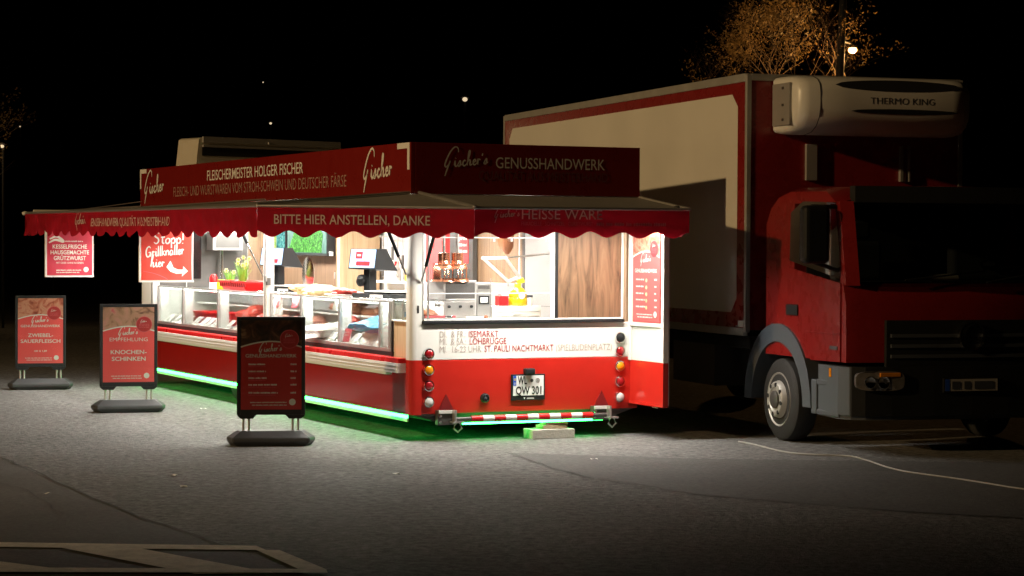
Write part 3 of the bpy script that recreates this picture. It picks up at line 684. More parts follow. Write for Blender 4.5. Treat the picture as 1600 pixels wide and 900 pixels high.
class Cloth:
    """hanging valance between two points: a along, b up from the mean hem"""
    def __init__(s, p, q, seed, amp, drop=.25, lam=.30, hem=.027, rip=0.):
        s.p, s.q = Vector(p), Vector(q); s.d = s.q - s.p; s.len = s.d.length; s.u = s.d / s.len
        s.n = s.u.cross(Vector((0, 0, 1))).normalized(); s.seed, s.amp, s.drop, s.lam, s.hem, s.rip = seed, amp, drop, lam, hem, rip
    def disp(s, a, t):
        return (s.amp * noise.noise((a * 2.3, t * 1.2, s.seed)) * (1 - .4 * t) + s.amp * .5 * noise.noise((a * 7.5 + t, t * 2.0, s.seed + 5))) * min(1, (1 - t) * 3) + s.rip * math.sin(2 * math.pi * a / s.lam + s.seed) * max(0, .35 - t) / .35
    def at(s, a, b, off=0.):
        t = b / s.drop; z0 = s.p.z + (s.q.z - s.p.z) * a / s.len
        return s.p + s.u * a + s.n * (s.disp(a, t) + off) + Vector((0, 0, z0 - s.drop + b - (s.p.z + s.u.z * a)))
    def mesh(s, mb, m):
        nx = max(8, int(s.len / .022)); nz = 9; vs = []
        for i in range(nx + 1):
            a = s.len * i / nx; hb = s.hem * (math.cos(2 * math.pi * a / s.lam + s.seed * 1.3) * (1 + .35 * noise.noise((a * .9, s.seed, 0)))) + .012 * noise.noise((a * 2.1, s.seed + 3, 1))
            for k in range(nz + 1): vs.append(s.at(a, hb + (s.drop - hb) * (k / nz) ** .8))
        mb.add(vs, [(i * (nz + 1) + k, (i + 1) * (nz + 1) + k, (i + 1) * (nz + 1) + k + 1, i * (nz + 1) + k + 1) for i in range(nx) for k in range(nz)], m)
def valance(p, q, seed, amp, draw=None, **kw):
    c = Cloth(p, q, seed, amp, **kw); b = MB(); c.mesh(b, 'cloth_red'); o = b.build('valance', aw, smooth=True)
    if draw:
        t = MB(); draw(t, c); t.build('lettering', o)
def d1(t, c):
    logo(t, c, 2.62, .105, .042, 'cloth_text', True, .3, .05, .008, sx=1.2)
    t.text(c, 'GENUSSHANDWERK QUALITÄT AUS MEISTERHAND', 3.22, .085, .088, 'cloth_text', width=3.15, bold=.0, off=.009)
valance(AO[0], AO[1], 2, .030, d1, drop=.255, rip=.010, lam=.41, hem=.027)
def d2(t, c): t.text(c, 'BITTE HIER ANSTELLEN, DANKE', .16, .088, .082, 'cloth_text', width=1.42, bold=.004, off=.008)
valance(AO[1], AO[2], 5, .012, d2, drop=.245, lam=.30)
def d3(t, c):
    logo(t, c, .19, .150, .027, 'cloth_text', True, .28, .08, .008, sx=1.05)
    t.text(c, 'HEISSE WARE', .45, .140, .085, 'print_white', width=.79, bold=.0, off=.008)  # light put into the letters: paler than the other valance print
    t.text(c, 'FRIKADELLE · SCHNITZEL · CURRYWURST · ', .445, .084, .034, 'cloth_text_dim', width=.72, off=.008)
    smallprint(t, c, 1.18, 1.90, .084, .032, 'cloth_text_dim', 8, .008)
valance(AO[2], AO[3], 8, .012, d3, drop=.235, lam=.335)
valance((-.03, L, 2.25), AO[0], 11, .02, drop=.262, lam=.33, rip=.01)
valance(AO[3], (2.33, -.05, 2.235), 14, .012, drop=.235, lam=.33)
def strut(p, q, f=.55):
    p, q = Vector(p), Vector(q); m_ = p.lerp(q, f); b = MB(); b.tube(p, m_, .009, 'chrome'); b.tube(m_, q, .016, 'black_plastic'); b.build('gas_strut', aw, smooth=True)
strut((-.03, 4.12, 1.45), (-.42, 4.12, 2.20), .48); strut((-.02, .08, 1.53), (-.32, .08, 2.20), .25); strut((.09, -.025, 1.47), (.10, -.49, 2.19), .2)

# open door flap at the rear right corner (swung out towards the camera)
b = MB(); dx0, dx1 = 2.262, 2.30; dy0, dy1 = -.70, .0
b.box(dx0, dx1, dy0, dy1, .30, .715, 'red_paint'); b.box(dx0, dx1, dy0, dy1, .716, 2.05, 'white_paint')
b.box(dx0 - .02, dx0, dy0, dy0 + .05, .716, 2.05, 'white_paint'); b.box(dx0 - .02, dx0, dy1 - .05, dy1, .716, 2.05, 'white_paint'); b.box(dx0 - .022, dx0, dy0 + .05, dy1 - .05, 1.045, 1.08, 'white_paint')
b.box(dx0 - .02, dx0, dy0, dy0 + .03, .30, .715, 'red_paint'); b.box(dx0 - .02, dx0, dy0, dy1, .30, .325, 'red_paint'); b.box(dx1, dx1 + .01, dy0, dy1, .32, 2.04, 'alu_dull')
b.tube((dx0 + .02, -.01, .30), (dx0 + .02, -.01, .34), .015, 'alu'); b.box(dx0, dx0 + .02, -.55, -.45, .285, .30, 'alu')
door = b.build('door_flap', trailer, bevel=.004)
def arch(w_, h0, h1, n=14): return [(w_ * i / n, h0 + (h1 - h0) * math.sin(math.pi * (.12 + .76 * i / n)) ** 1.0) for i in range(n + 1)]
def poster_sheet(pl, w_, h_, pic, red, head, lines, seed=0, arch_z=.70, rows=None, footer=True, badge=True, white='print_white', head_font='bold', pictog=False):
    """one printed poster: photo on top under a white arc, red field below"""
    b = MB(); zb = h_ * (arch_z + .045)
    arc = arch(w_, h_ * (arch_z - .055), zb)
    b.poly(pl, [(0, 0), (w_, 0)] + arc[::-1], red, .002)
    b.poly(pl, arc + [(w_, h_), (0, h_)], pic, .002)
    b.stroke(pl, arc, h_ * .016, white, .004, smooth=False, taper=False)
    if badge:
        b.disc(pl, w_ * .80, h_ * (arch_z + .07), w_ * .15, 'badge_red', .005); b.ring(pl, w_ * .80, h_ * (arch_z + .07), w_ * .145, w_ * .157, 'tag_pink', .006)
        logo(b, pl, w_ * .73, h_ * (arch_z + .095), w_ * .014, white, True, .35, .12, .007)
        for k in range(3): smallprint(b, pl, w_ * .70, w_ * .90, h_ * (arch_z + .066 - .020 * k), h_ * .010, 'tag_pink', seed + k, .007)
    logo(b, pl, w_ * .30, h_ * (arch_z - .075), w_ * .045, white, True, .33, .08, .006)
    for (tx, z, hh, ww, bold) in lines: b.text(pl, tx, w_ * .5, h_ * z, h_ * hh, white, width=w_ * ww, align='C', bold=bold, off=.006)
    if rows:
        for i, (z, k) in enumerate(rows):
            smallprint(b, pl, w_ * .13, w_ * (.13 + .06 * k), h_ * z, h_ * .019, white, seed + i, .006)
            smallprint(b, pl, w_ * .13, w_ * (.13 + .055 * k), h_ * (z - .022), h_ * .009, 'tag_pink', seed + i + 30, .006)
            smallprint(b, pl, w_ * .82, w_ * .92, h_ * z, h_ * .020, white, seed + i + 60, .006)
            if pictog: b.disc(pl, w_ * .52, h_ * z, w_ * .035, 'pale_food', .006, 12)
    if footer:
        for k in range(2): smallprint(b, pl, w_ * (.16 + .03 * k), w_ * .76, h_ * (.075 - .03 * k), h_ * .013, white, seed + 90 + k, .006)
        b.disc(pl, w_ * .85, h_ * .085, w_ * .055, white, .006)
    return b
PDm = Plane((dx0 - .012, -.085, 1.09), (0, -1, 0), (0, 0, 1), (-1, 0, 0))
b = MB(); b.box(dx0 - .012, dx0, -.62, -.08, 1.085, 1.96, 'poster_coral')
s_ = poster_sheet(PDm, .53, .87, 'pic_meat', 'poster_coral', None, [('GENUSSHANDWERK', .535, .040, .82, .010)], 5, .72, [(.45, 5), (.375, 5), (.30, 5), (.23, 6), (.155, 6)], pictog=True)
s_.build('menu_poster', door); b.build('poster_board', door)

# ------------------------------------------------------------------ hanging banners under the awning
def banner(y, x0, x1, z0, z1, m, label, draw, seed):
    o = thing('hanging_banner', label, 'banner', tw(x0, y, z0), TY)
    w_, h_ = x1 - x0, z1 - z0; b = MB(); nx, nz = 16, 16; vs = []
    def bow(a, c): return .012 * noise.noise((a * 4, c * 3, seed)) + .006 * noise.noise((a * 11, c * 9, seed))
    class Pl:
        def at(s, a, c, off=0.): return Vector((a, bow(a, c) - off, c))
    pl = Pl()
    for i in range(nx + 1):
        for k in range(nz + 1): vs.append(pl.at(w_ * i / nx, h_ * k / nz))
    b.add(vs, [(i * (nz + 1) + k, (i + 1) * (nz + 1) + k, (i + 1) * (nz + 1) + k + 1, i * (nz + 1) + k + 1) for i in range(nx) for k in range(nz)], m)
    b.build('banner_sheet', o, smooth=True)
    b = MB(); b.box(-.022, w_ + .022, .022, .030, -.022, h_, 'print_white'); b.box(-.022, -.002, -.004, .022, -.022, h_, 'print_white'); b.box(-.002, w_ + .022, -.006, .022, -.022, -.004, 'print_white'); b.build('backing_board', o)
    t = MB(); draw(t, pl, w_, h_); t.build('lettering', o)
    for a in (.08, w_ - .08): b = MB(); b.tube((a, .02, h_), (a, .02, h_ + .06), .004, 'dark_steel'); b.build('hanger', o)
    return o
def bd1(t, pl, w_, h_):
    for i, (tx, ww) in enumerate((('KESSELFRISCHE', .66), ('HAUSGEMACHTE', .74), ('GRÜTZWURST', .62))): t.text(pl, tx, w_ * .5, .325 - .070 * i, .047, 'print_white', width=w_ * ww * 1.15, align='C', bold=.014, off=.006)
    t.text(pl, 'MIT ODER OHNE ROSINEN', w_ * .5, .14, .022, 'print_white', width=w_ * .6, align='C', off=.006)
    smallprint(t, pl, w_ * .2, w_ * .75, .055, .014, 'print_white', 3, .006); smallprint(t, pl, w_ * .2, w_ * .72, .028, .014, 'print_white', 4, .006); t.disc(pl, w_ * .86, .07, .032, 'print_white', .006)
    t.stroke(pl, [(.03, .44), (.12, .47), (.2, .41), (.10, .43), (.02, .395)], .03, 'print_white', .006); smallprint(t, pl, .22, .44, .405, .016, 'print_white', 9, .006)
banner(8.0, -1.47, -.915, 1.41, 2.12, 'banner_pink', 'dark pink hanging banner about Grützwurst at the far awning end', bd1, 1)
def bd2(t, pl, w_, h_):
    script(t, pl, 'Stopp!', .135, .405, .057, 'print_white', .30, 0, .006, .95)
    script(t, pl, 'Grillknaller', .045, .255, .053, 'print_white', .30, .06, .006, .80)
    script(t, pl, 'hier', .10, .145, .050, 'print_white', .30, .03, .006, .95)
    t.poly(pl, [(.30, .205), (.345, .20), (.36, .155), (.41, .115), (.475, .105), (.47, .065), (.535, .125), (.49, .175), (.482, .145), (.43, .15), (.385, .18), (.365, .225)][:0] + [(.33, .215), (.285, .145), (.33, .095), (.40, .070), (.465, .075), (.46, .040), (.53, .100), (.475, .155), (.472, .118), (.415, .118), (.365, .140)], 'print_white', .006)
    t.stroke(pl, [(.02, .10), (.16, .07), (.28, .02), (.30, -.01)], .006, 'tag_pink', .005)
banner(5.0, -1.14, -.565, 1.40, 2.10, 'banner_red', 'bright red banner reading Stopp! Grillknaller hier with a white arrow', bd2, 2)

# ------------------------------------------------------------------ pavement signs
def pavement_sign(loc, rz, label, content, pic, red, fm='black_plastic'):
    o = thing('pavement_sign', label, 'pavement sign', loc, rz, 'pavement signs in front of the counter')
    b = MB()                                                           # tank-like foot
    lo = [(-.30, -.13), (.30, -.13), (.36, .0), (.30, .13), (-.30, .13), (-.36, .0)]
    mid = [(-.345, -.165), (.345, -.165), (.395, 0), (.345, .165), (-.345, .165), (-.395, 0)]
    top = [(-.27, -.085), (.27, -.085), (.30, 0), (.27, .085), (-.27, .085), (-.30, 0)]
    vs = [(x, y, .0) for x, y in lo] + [(x, y, .045) for x, y in mid] + [(x, y, .075) for x, y in mid] + [(x, y, .135) for x, y in top]
    b.add(vs, [tuple(range(5, -1, -1)), tuple(range(18, 24))] + [(j * 6 + i, j * 6 + (i + 1) % 6, (j + 1) * 6 + (i + 1) % 6, (j + 1) * 6 + i) for j in range(3) for i in range(6)], 'base_plastic')
    b.build('foot', o, bevel=.012, seg=3)
    for x in (-.245, -.195, .195, .245):
        b = MB(); b.tube((x, 0, .12), (x, 0, .30), .011, 'steel_grey', n=10); b.build('spring_post', o, smooth=True)
    z0, z1, wd = .275, 1.155, .305
    b = MB(); b.box(-wd, wd, -.016, .016, z0, z1, 'black_plastic')
    for x0_, x1_, za, zb in ((-wd, -wd + .032, z0, z1), (wd - .032, wd, z0, z1), (-wd + .032, wd - .032, z1 - .032, z1), (-wd + .032, wd - .032, z0, z0 + .045)): b.box(x0_, x1_, -.026, -.0165, za, zb, fm)
    for sx_ in (-1, 1): b.prism([(sx_ * .30, -.022, z0 - .001), (sx_ * .13, -.022, z0 - .001), (sx_ * .16, -.022, z0 - .035), (sx_ * .27, -.022, z0 - .035), (sx_ * .30, -.022, z0 - .01)], (0, .04, 0), fm)
    b.build('frame', o, bevel=.004)
    pl = Plane((-wd + .033, -.0165, z0 + .046), (1, 0, 0), (0, 0, 1), (0, -1, 0)); w_, h_ = 2 * (wd - .033), z1 - z0 - .079
    content(pl, w_, h_).build('poster', o)
    b = MB(); b.box(-wd + .033, wd - .033, -.0275, -.0265, z0 + .046, z1 - .033, 'case_glass'); b.build('cover_sheet', o)
    return o
pavement_sign((-2.16, 20.10, 0), R(7), 'dark backlit pavement sign with price list, nearest to the camera', lambda pl, w_, h_: poster_sheet(pl, w_, h_, 'pic_dark', 'poster_red', None, [('GENUSSHANDWERK', .585, .038, .84, .010)], 11, .72, [(.50, 5), (.42, 5), (.345, 5), (.27, 8), (.18, 8)]), 'pic_dark', 'poster_red')
pavement_sign((-4.10, 23.95, 0), R(15), 'red pavement sign reading Empfehlung Knochenschinken with ham photo', lambda pl, w_, h_: poster_sheet(pl, w_, h_, 'pic_ham', 'poster_coral', None, [('EMPFEHLUNG', .545, .048, .74, -.004), ('KNOCHEN-', .375, .052, .70, .014), ('SCHINKEN', .285, .052, .66, .014)], 21, .70, None), 'pic_ham', 'poster_coral')
pavement_sign((-5.80, 27.55, 0), R(14), 'red pavement sign reading Zwiebelsauerfleisch with roast photo, farthest from camera', lambda pl, w_, h_: poster_sheet(pl, w_, h_, 'pic_meat', 'poster_coral', None, [('GENUSSHANDWERK', .555, .036, .88, .010), ('ZWIEBEL-', .405, .052, .56, .014), ('SAUERFLEISCH', .315, .052, .88, .014), ('100 G 1,89', .175, .026, .28, .02)], 31, .70, None), 'pic_meat', 'poster_coral')

# ------------------------------------------------------------------ goods and scales in the counter
def item(name, label, cat, x, y, z, group=None, rz=0.): return thing(name, label, cat, tw(x, y, z), TY + rz, group)
CT = 1.262
def scale(x, y, label, turn):
    o = item('counter_scale', label, 'scale', x, y, CT, 'shop scales on the counter', turn)
    b = MB(); b.box(-.17, .17, -.60, .06, .015, .06, 'black_plastic'); b.box(-.15, .15, -.58, -.12, .075, .088, 'white_wall'); b.box(-.10, .10, -.5, -.2, .06, .075, 'dark_steel'); b.box(-.175, -.17, -.46, -.25, .025, .05, 'print_white'); b.build('platform', o, bevel=.006)
    b = MB(); b.box(-.045, .045, -.06, .04, .06, .34, 'black_plastic'); b.blob((-.05, .06, .18), (.05, .07, .06), 'black_plastic', 3); b.build('column', o, bevel=.006)
    b = MB(); b.prism([(-.12, -.26, .30), (-.09, -.26, .50), (.02, -.26, .50), (.16, -.26, .28)], (0, .46, 0), 'black_plastic'); dp = b.build('display', o, bevel=.005)
    pl = Plane((-.121, .19, .302), (0, -1, 0), (.03, 0, .20), (-.2, 0, .03)); b = MB(); b.rect(pl, .01, .44, .01, .195, 'screen_blue', .003); b.rect(pl, .10, .22, .10, .17, 'screen_red', .005); b.rect(pl, .12, .36, .03, .075, 'screen_red', .005); b.rect(pl, .13, .19, .125, .145, 'print_white', .006); b.build('screen', dp)
    return o
scale(.35, 1.95, 'black shop scale with screen, near the corner of the trailer', R(14)); scale(.38, 4.82, 'black shop scale behind the middle white post', R(14))
b = MB(); o = item('serving_basket', 'big red plastic basket on top of the glass counter', 'basket', .42, 6.1, CT)
def basket(o, w_, d_, h_, taper=.8):
    b = MB(); lo = [(-w_ * taper, -d_ * taper), (w_ * taper, -d_ * taper), (w_ * taper, d_ * taper), (-w_ * taper, d_ * taper)]; hi = [(-w_, -d_), (w_, -d_), (w_, d_), (-w_, d_)]
    vs = [(x, y, 0) for x, y in lo] + [(x, y, h_) for x, y in hi] + [(x * .93, y * .96, h_) for x, y in hi] + [(x * .93, y * .95, .012) for x, y in lo]
    b.add(vs, [(3, 2, 1, 0)] + [(j * 4 + i, j * 4 + (i + 1) % 4, (j + 1) * 4 + (i + 1) % 4, (j + 1) * 4 + i) for j in range(3) for i in range(4)] + [(12, 13, 14, 15)], 'plastic_red')
    b.box(-w_ - .012, w_ + .012, -d_ - .012, -d_ + .006, h_ - .022, h_, 'plastic_red'); b.box(-w_ - .012, w_ + .012, d_ - .006, d_ + .012, h_ - .022, h_, 'plastic_red'); b.box(-w_ - .012, -w_ + .006, -d_ + .006, d_ - .006, h_ - .022, h_, 'plastic_red'); b.box(w_ - .006, w_ + .012, -d_ + .006, d_ - .006, h_ - .022, h_, 'plastic_red')
    b.build('basket_shell', o, bevel=.004)
    b = MB()
    for k in range(12): b.box(-w_ * .97 - .006, -w_ * .9, -d_ * .85 + k * d_ * .155, -d_ * .85 + k * d_ * .155 + .02, h_ * .35, h_ * .8, 'reflector_red')
    b.build('slots', o)
basket(o, .17, .52, .11)
basket(item('serving_basket', 'red plastic basket lying inside the glass counter', 'basket', .34, 6.75, .84, None, R(6)), .13, .55, .15, .9)
def lump(name, label, cat, x, y, z, r, m, seed, group=None, n=1, amp=.35):
    o = item(name, label, cat, x, y, z, group); b = MB()
    for k in range(n):
        q = random.Random(seed * 17 + k); b.blob(((q.random() - .5) * r[0] * (0 if n == 1 else 1.5), (q.random() - .5) * r[1] * (0 if n == 1 else 1.8), r[2] * (.9 if n == 1 else q.uniform(.3, 1.4))), r if n == 1 else (r[0] * .45, r[1] * q.uniform(.2, .4), r[2] * .5), m, seed + k, amp, 9, q.random() * 3)
    ob = b.build('flesh' if 'meat' in name or 'ham' in name else 'heap', o, smooth=True); return o
lump('meat_joint', 'red meat joint just behind the middle post', 'meat', .36, 5.0, .826, (.16, .34, .12), 'meat_red', 2)
lump('meat_joint', 'pink and red meat pieces left of the dark pavement sign top', 'meat', .32, 4.5, .826, (.16, .28, .11), 'meat_pink', 5, n=7)
lump('meat_joint', 'pale meat under clear film in the case above the dark sign', 'meat', .38, 3.72, .826, (.16, .34, .11), 'meat_pink', 7)
lump('smoked_ham', 'brown smoked ham pieces on the case shelf', 'ham', .60, 2.85, 1.076, (.12, .40, .08), 'sausage_brown', 9, n=8)
lump('meat_joint', 'raw pink meat piece at the shelf edge', 'meat', .54, 3.35, 1.076, (.10, .22, .07), 'meat_pink', 12, n=3)
lump('film_cover', 'crumpled clear film in the case right of the dark sign', 'film', .30, 2.75, .826, (.16, .50, .10), 'film_clear', 14, amp=.6)
lump('meat_joint', 'red minced meat heaped behind the crumpled clear film', 'meat', .46, 2.35, .90, (.14, .34, .10), 'meat_red', 15, n=6)
lump('film_cover', 'crumpled blue film over trays in the near end of the case', 'film', .46, 1.45, .94, (.16, .50, .09), 'film_blue', 16, amp=.7)
lump('cured_sausage', 'greyish cured sausage with dark cut end near the case end', 'sausage', .27, 1.35, .87, (.07, .30, .06), 'film_clear', 18)
lump('cured_sausage', 'brown sausage end beside the grey cured sausage', 'sausage', .27, .98, .87, (.05, .08, .06), 'sausage_brown', 19)
lump('sausage_slice', 'dark triangular cut of sausage at the far case end', 'sausage', .32, 7.9, .826, (.08, .20, .07), 'sausage_brown', 21)
lump('meat_joint', 'red meat in a wrapper beside the post in the far case half', 'meat', .36, 5.55, .826, (.14, .26, .14), 'meat_red', 23)
lump('pale_rolls', 'heap of pale yellow sausages on the counter between the two scales', 'food', .42, 3.75, CT, (.14, .42, .06), 'pale_food', 25, n=26)
o = lump('sausage_plate', 'plate of small red sausages beside the near scale', 'food', .42, 2.86, CT + .02, (.12, .26, .035), 'meat_red', 27, n=14)
b = MB(); b.lathe((0, 0, -.018), (0, 0, 1), [(.12, 0), (.2, .02), (.21, .024), (.2, .026)], 'white_wall', 20, True); b.build('plate', o, smooth=True)
def blank(): return MB()
# white cards along the front of the case
proto = None; ys = [.98, 1.17, 1.36, 1.55, 1.74, 2.10, 2.32, 2.54, 2.76, 2.95, 3.3, 3.55, 3.8, 4.40, 4.62, 4.9, 5.2, 5.5, 5.75, 6.05, 6.3, 6.55, 6.8, 7.05, 7.45, 7.7, 7.95, 8.2]
for i, y in enumerate(ys):
    if i == 0:
        proto = item('price_card', 'white price card leaning in the front row of the glass case', 'price card', .13, y, .828, 'price cards in the glass case')
        b = MB(); b.obox((0, 0, .045), (.055, 0, .05), (0, .088, 0), (-.0015, 0, .0016), 'card_white'); c_ = b.build('card', proto)
        b = MB(); pl = Plane((-.055, .088, -.003), (0, -1, 0), (.055, 0, .05), (-.05, 0, .055)); smallprint(b, pl, .02, .15, .10, .012, 'print_grey', 2); smallprint(b, pl, .02, .13, .075, .010, 'print_grey', 3); smallprint(b, pl, .06, .12, .03, .022, 'print_grey', 4); b.build('print', proto)
    else:
        c_ = copy_tree(proto); c_.location = tw(.13 + rnd.uniform(-.015, .02), y, .828); c_.rotation_euler = (0, 0, TY + rnd.uniform(-.12, .12))
proto = None
for i, (x, y, z, rz, lab) in enumerate(((.10, 7.42, 1.12, .1, 'pink price tag clipped above the far divider'), (.10, 6.02, 1.12, .15, 'pink price tag clipped left of the red counter basket'), (.10, 4.02, 1.12, 0, 'pink price tag hanging right beside the middle post'), (.10, 3.45, 1.13, .25, 'tilted pink price tag above the dark pavement sign'), (.08, 1.86, .84, .3, 'red price tag standing low by the near divider'))):
    if proto is None:
        proto = o = item('price_tag', lab, 'price tag', x, y, z, 'pink price tags', rz); b = MB(); b.obox((0, 0, .065), (.02, 0, .065), (0, .05, 0), (-.002, 0, .001), 'tag_pink'); b.build('tag', o)
        b = MB(); pl = Plane((-.022, .05, 0), (0, -1, 0), (.02, 0, .065), (-.065, 0, .02)); smallprint(b, pl, .015, .085, .09, .014, 'print_white', 1); smallprint(b, pl, .02, .08, .06, .018, 'print_white', 2); b.build('print', o)
    else:
        o = copy_tree(proto); o['label'] = lab; o.location = tw(x, y, z); o.rotation_euler = (0, 0, TY + rz)
o = item('price_tag', 'white tilted price tag on the counter front near the near scale', 'price tag', .07, 2.12, 1.14, None, .25); b = MB(); b.obox((0, 0, .07), (.02, 0, .07), (0, .06, 0), (-.002, 0, .001), 'card_white'); b.build('tag', o)
# bottle, jar, flowers
o = item('sauce_bottle', 'red sauce bottle with white label on the counter left of the jar', 'bottle', .40, 7.28, CT - .06); b = MB(); b.lathe((0, 0, 0), (0, 0, 1), [(.045, 0), (.048, .02), (.048, .12)], 'plastic_red', 16, False); b.lathe((0, 0, 0), (0, 0, 1), [(.049, .05), (.049, .13)], 'print_white', 16, False); b.build('bottle', o, smooth=True)
b = MB(); b.lathe((0, 0, 0), (0, 0, 1), [(.048, .12), (.048, .19), (.03, .225), (.012, .23)], 'plastic_red', 16); b.build('cap', o, smooth=True)
o = item('mustard_jar', 'yellow mustard jar beside the red sauce bottle', 'jar', .40, 6.98, CT - .06); b = MB(); b.lathe((0, 0, 0), (0, 0, 1), [(.05, 0), (.055, .02), (.055, .12), (.045, .14)], 'jar_yellow', 16); b.build('jar', o, smooth=True)
b = MB(); b.lathe((0, 0, .14), (0, 0, 1), [(.046, 0), (.046, .03), (.0, .032)], 'cap_yellow', 16); b.build('lid', o, smooth=True)
def daffodil(label, x, y, h, nl, fl, seed):
    o = item('potted_daffodil', label, 'potted plant', x, y, CT - .05, 'pots of daffodils on the counter'); q = random.Random(seed)
    b = MB(); b.lathe((0, 0, 0), (0, 0, 1), [(.045, 0), (.065, .09), (.062, .095), (.0, .085)], 'leaf_green' if seed > 1 else 'jar_yellow', 16); b.build('pot', o, smooth=True)
    b = MB()
    for k in range(nl):
        a = q.random() * 6.28; l_ = h * q.uniform(.55, .9); sp = q.uniform(.02, .10); px, py = .03 * math.cos(a), .03 * math.sin(a); nx_, ny_ = -math.sin(a) * .008, math.cos(a) * .008
        for j in range(3):
            t0, t1 = j / 3, (j + 1) / 3
            P = lambda t: (px + sp * t * t * math.cos(a), py + sp * t * t * math.sin(a), .08 + l_ * t)
            p0, p1 = P(t0), P(t1); w0, w1 = 1 - t0 * .6, 1 - t1 * .8
            b.add([(p0[0] - nx_ * w0, p0[1] - ny_ * w0, p0[2]), (p0[0] + nx_ * w0, p0[1] + ny_ * w0, p0[2]), (p1[0] + nx_ * w1, p1[1] + ny_ * w1, p1[2]), (p1[0] - nx_ * w1, p1[1] - ny_ * w1, p1[2])], [(0, 1, 2, 3)], 'leaf_green')
    b.build('leaves', o)
    b = MB()
    for k, (fx, fy, fz) in enumerate(fl):
        b.tube((fx * .3, fy * .3, .08), (fx, fy, fz), .003, 'leaf_green', n=5)
        for j in range(6): a = j * 1.047; b.obox((fx + .016 * math.cos(a), fy + .010, fz + .016 * math.sin(a)), (.012 * math.cos(a), 0, .012 * math.sin(a)), (.008 * math.sin(a), 0, -.008 * math.cos(a)), (0, .002, 0), 'petal')
        b.lathe((fx, fy + .005, fz), (-.3, -1, .1), [(.008, 0), (.010, .012), (.013, .02)], 'petal_yellow', 8)
    b.build('flowers', o)
daffodil('small pot of daffodils with one yellow bloom left of the taller pot', .45, 6.78, .22, 34, [(-.03, .05, .27), (.05, .0, .25)], 1)
daffodil('tall pot of pale daffodils in bloom above the red counter basket', .45, 6.30, .34, 50, [(-.02, .10, .40), (.02, .03, .43), (.04, -.02, .38), (-.04, .06, .36), (.06, -.06, .42), (0, .0, .34), (.05, .05, .31), (.02, -.08, .36)], 2)
# meat slicer behind the middle scale, cleaner bottle and canister at the back wall
o = item('meat_slicer', 'steel meat slicer with round blade behind the middle scale', 'slicer', .95, 5.35, 1.10); b = MB(); b.box(-.2, .2, -.3, .3, .0, .12, 'white_wall'); b.box(-.15, .15, -.35, .0, .13, .24, 'steel'); b.build('slicer_base', o, bevel=.015)
b = MB(); b.lathe((0, .05, .36), (-1, 0, .0), [(.19, 0), (.20, .01), (.02, .03)], 'chrome', 28); b.build('blade', o, smooth=True)
b = MB(); b.box(-.95 + .75, .95 - .75, -.45, .45, -.76, -.002, 'steel_grey'); b.build('stand', o)
def shelf_bottle(label, x, y, z, m, cap): 
    o = item('cleaning_bottle', label, 'bottle', x, y, z, 'bottles on the back shelf'); b = MB(); b.lathe((0, 0, 0), (0, 0, 1), [(.05, 0), (.055, .03), (.055, .13), (.02, .18)], m, 14); b.build('bottle', o, smooth=True); b = MB(); b.lathe((0, 0, .18), (0, 0, 1), [(.026, 0), (.026, .05), (.0, .052)], cap, 12); b.build('cap', o, smooth=True)
b = MB(); b.box(2.0, 2.24, 4.9, 6.2, 1.35, 1.375, 'white_wall'); b.build('wall_shelf', trailer)
shelf_bottle('clear bottle with red cap on back shelf, left of its twin', 2.1, 5.72, 1.376, 'film_clear', 'plastic_red'); shelf_bottle('clear bottle with red cap on back shelf, right of its twin', 2.1, 5.55, 1.376, 'film_clear', 'plastic_red'); shelf_bottle('yellow bottle on back shelf near the corner post', 2.1, 5.15, 1.376, 'jar_yellow', 'dark_steel')
b = MB(); b.tube((2.1, 5.1, 1.9), (2.1, 6.1, 1.9), .012, 'steel')
for k in range(6): y = 5.15 + k * .16; b.tube((2.08, y, 1.9), (2.08, y, 1.78 - .1 * (k % 3)), .008, 'steel'); b.box(2.07, 2.09, y - .02, y + .02, 1.62 - .1 * (k % 3), 1.78 - .1 * (k % 3), 'dark_steel' if k % 2 else 'steel')
b.build('utensil_rail', trailer)
# rear window goods
o = item('oil_bottle', 'big yellow cooking oil bottle with handle cap behind the rear window', 'bottle', 1.317, .52, 1.226); b = MB(); b.lathe((0, 0, 0), (0, 0, 1), [(.086, 0), (.092, .01), (.092, .075), (.088, .08), (.092, .09), (.085, .13), (.055, .165), (.03, .18)], 'oil', 24); b.build('bottle', o, smooth=True)
b = MB(); b.lathe((0, 0, .178), (0, 0, 1), [(.032, 0), (.032, .035), (.02, .04)], 'cap_yellow', 16); b.obox((.03, 0, .235), (.035, 0, .012), (0, .01, 0), (-.008, 0, .022), 'cap_yellow'); b.build('cap', o, bevel=.003)
b = MB(); b.disc(Plane((0, -.095, .10), (1, 0, 0), (0, 0, 1), (0, -1, 0)), 0, 0, .035, 'cream', .003); b.build('label_print', o)
o = item('red_carton', 'small red carton beside the oil bottle behind the window', 'carton', 1.15, .52, 1.226); b = MB(); b.box(-.05, .05, -.05, .05, 0, .095, 'plastic_red'); b.build('carton', o, bevel=.003); b = MB(); b.box(-.02, .05, -.045, .045, .096, .115, 'white_wall'); b.build('lid', o)
o = item('white_tub', 'small white tub right of the oil bottle behind the window', 'tub', 1.45, .56, 1.226); b = MB(); b.lathe((0, 0, 0), (0, 0, 1), [(.035, 0), (.04, .07), (.04, .08)], 'white_wall', 14); b.build('tub', o, smooth=True); b = MB(); b.lathe((0, 0, .08), (0, 0, 1), [(.042, 0), (.042, .02), (0, .022)], 'dark_plastic', 14); b.build('lid', o, smooth=True)
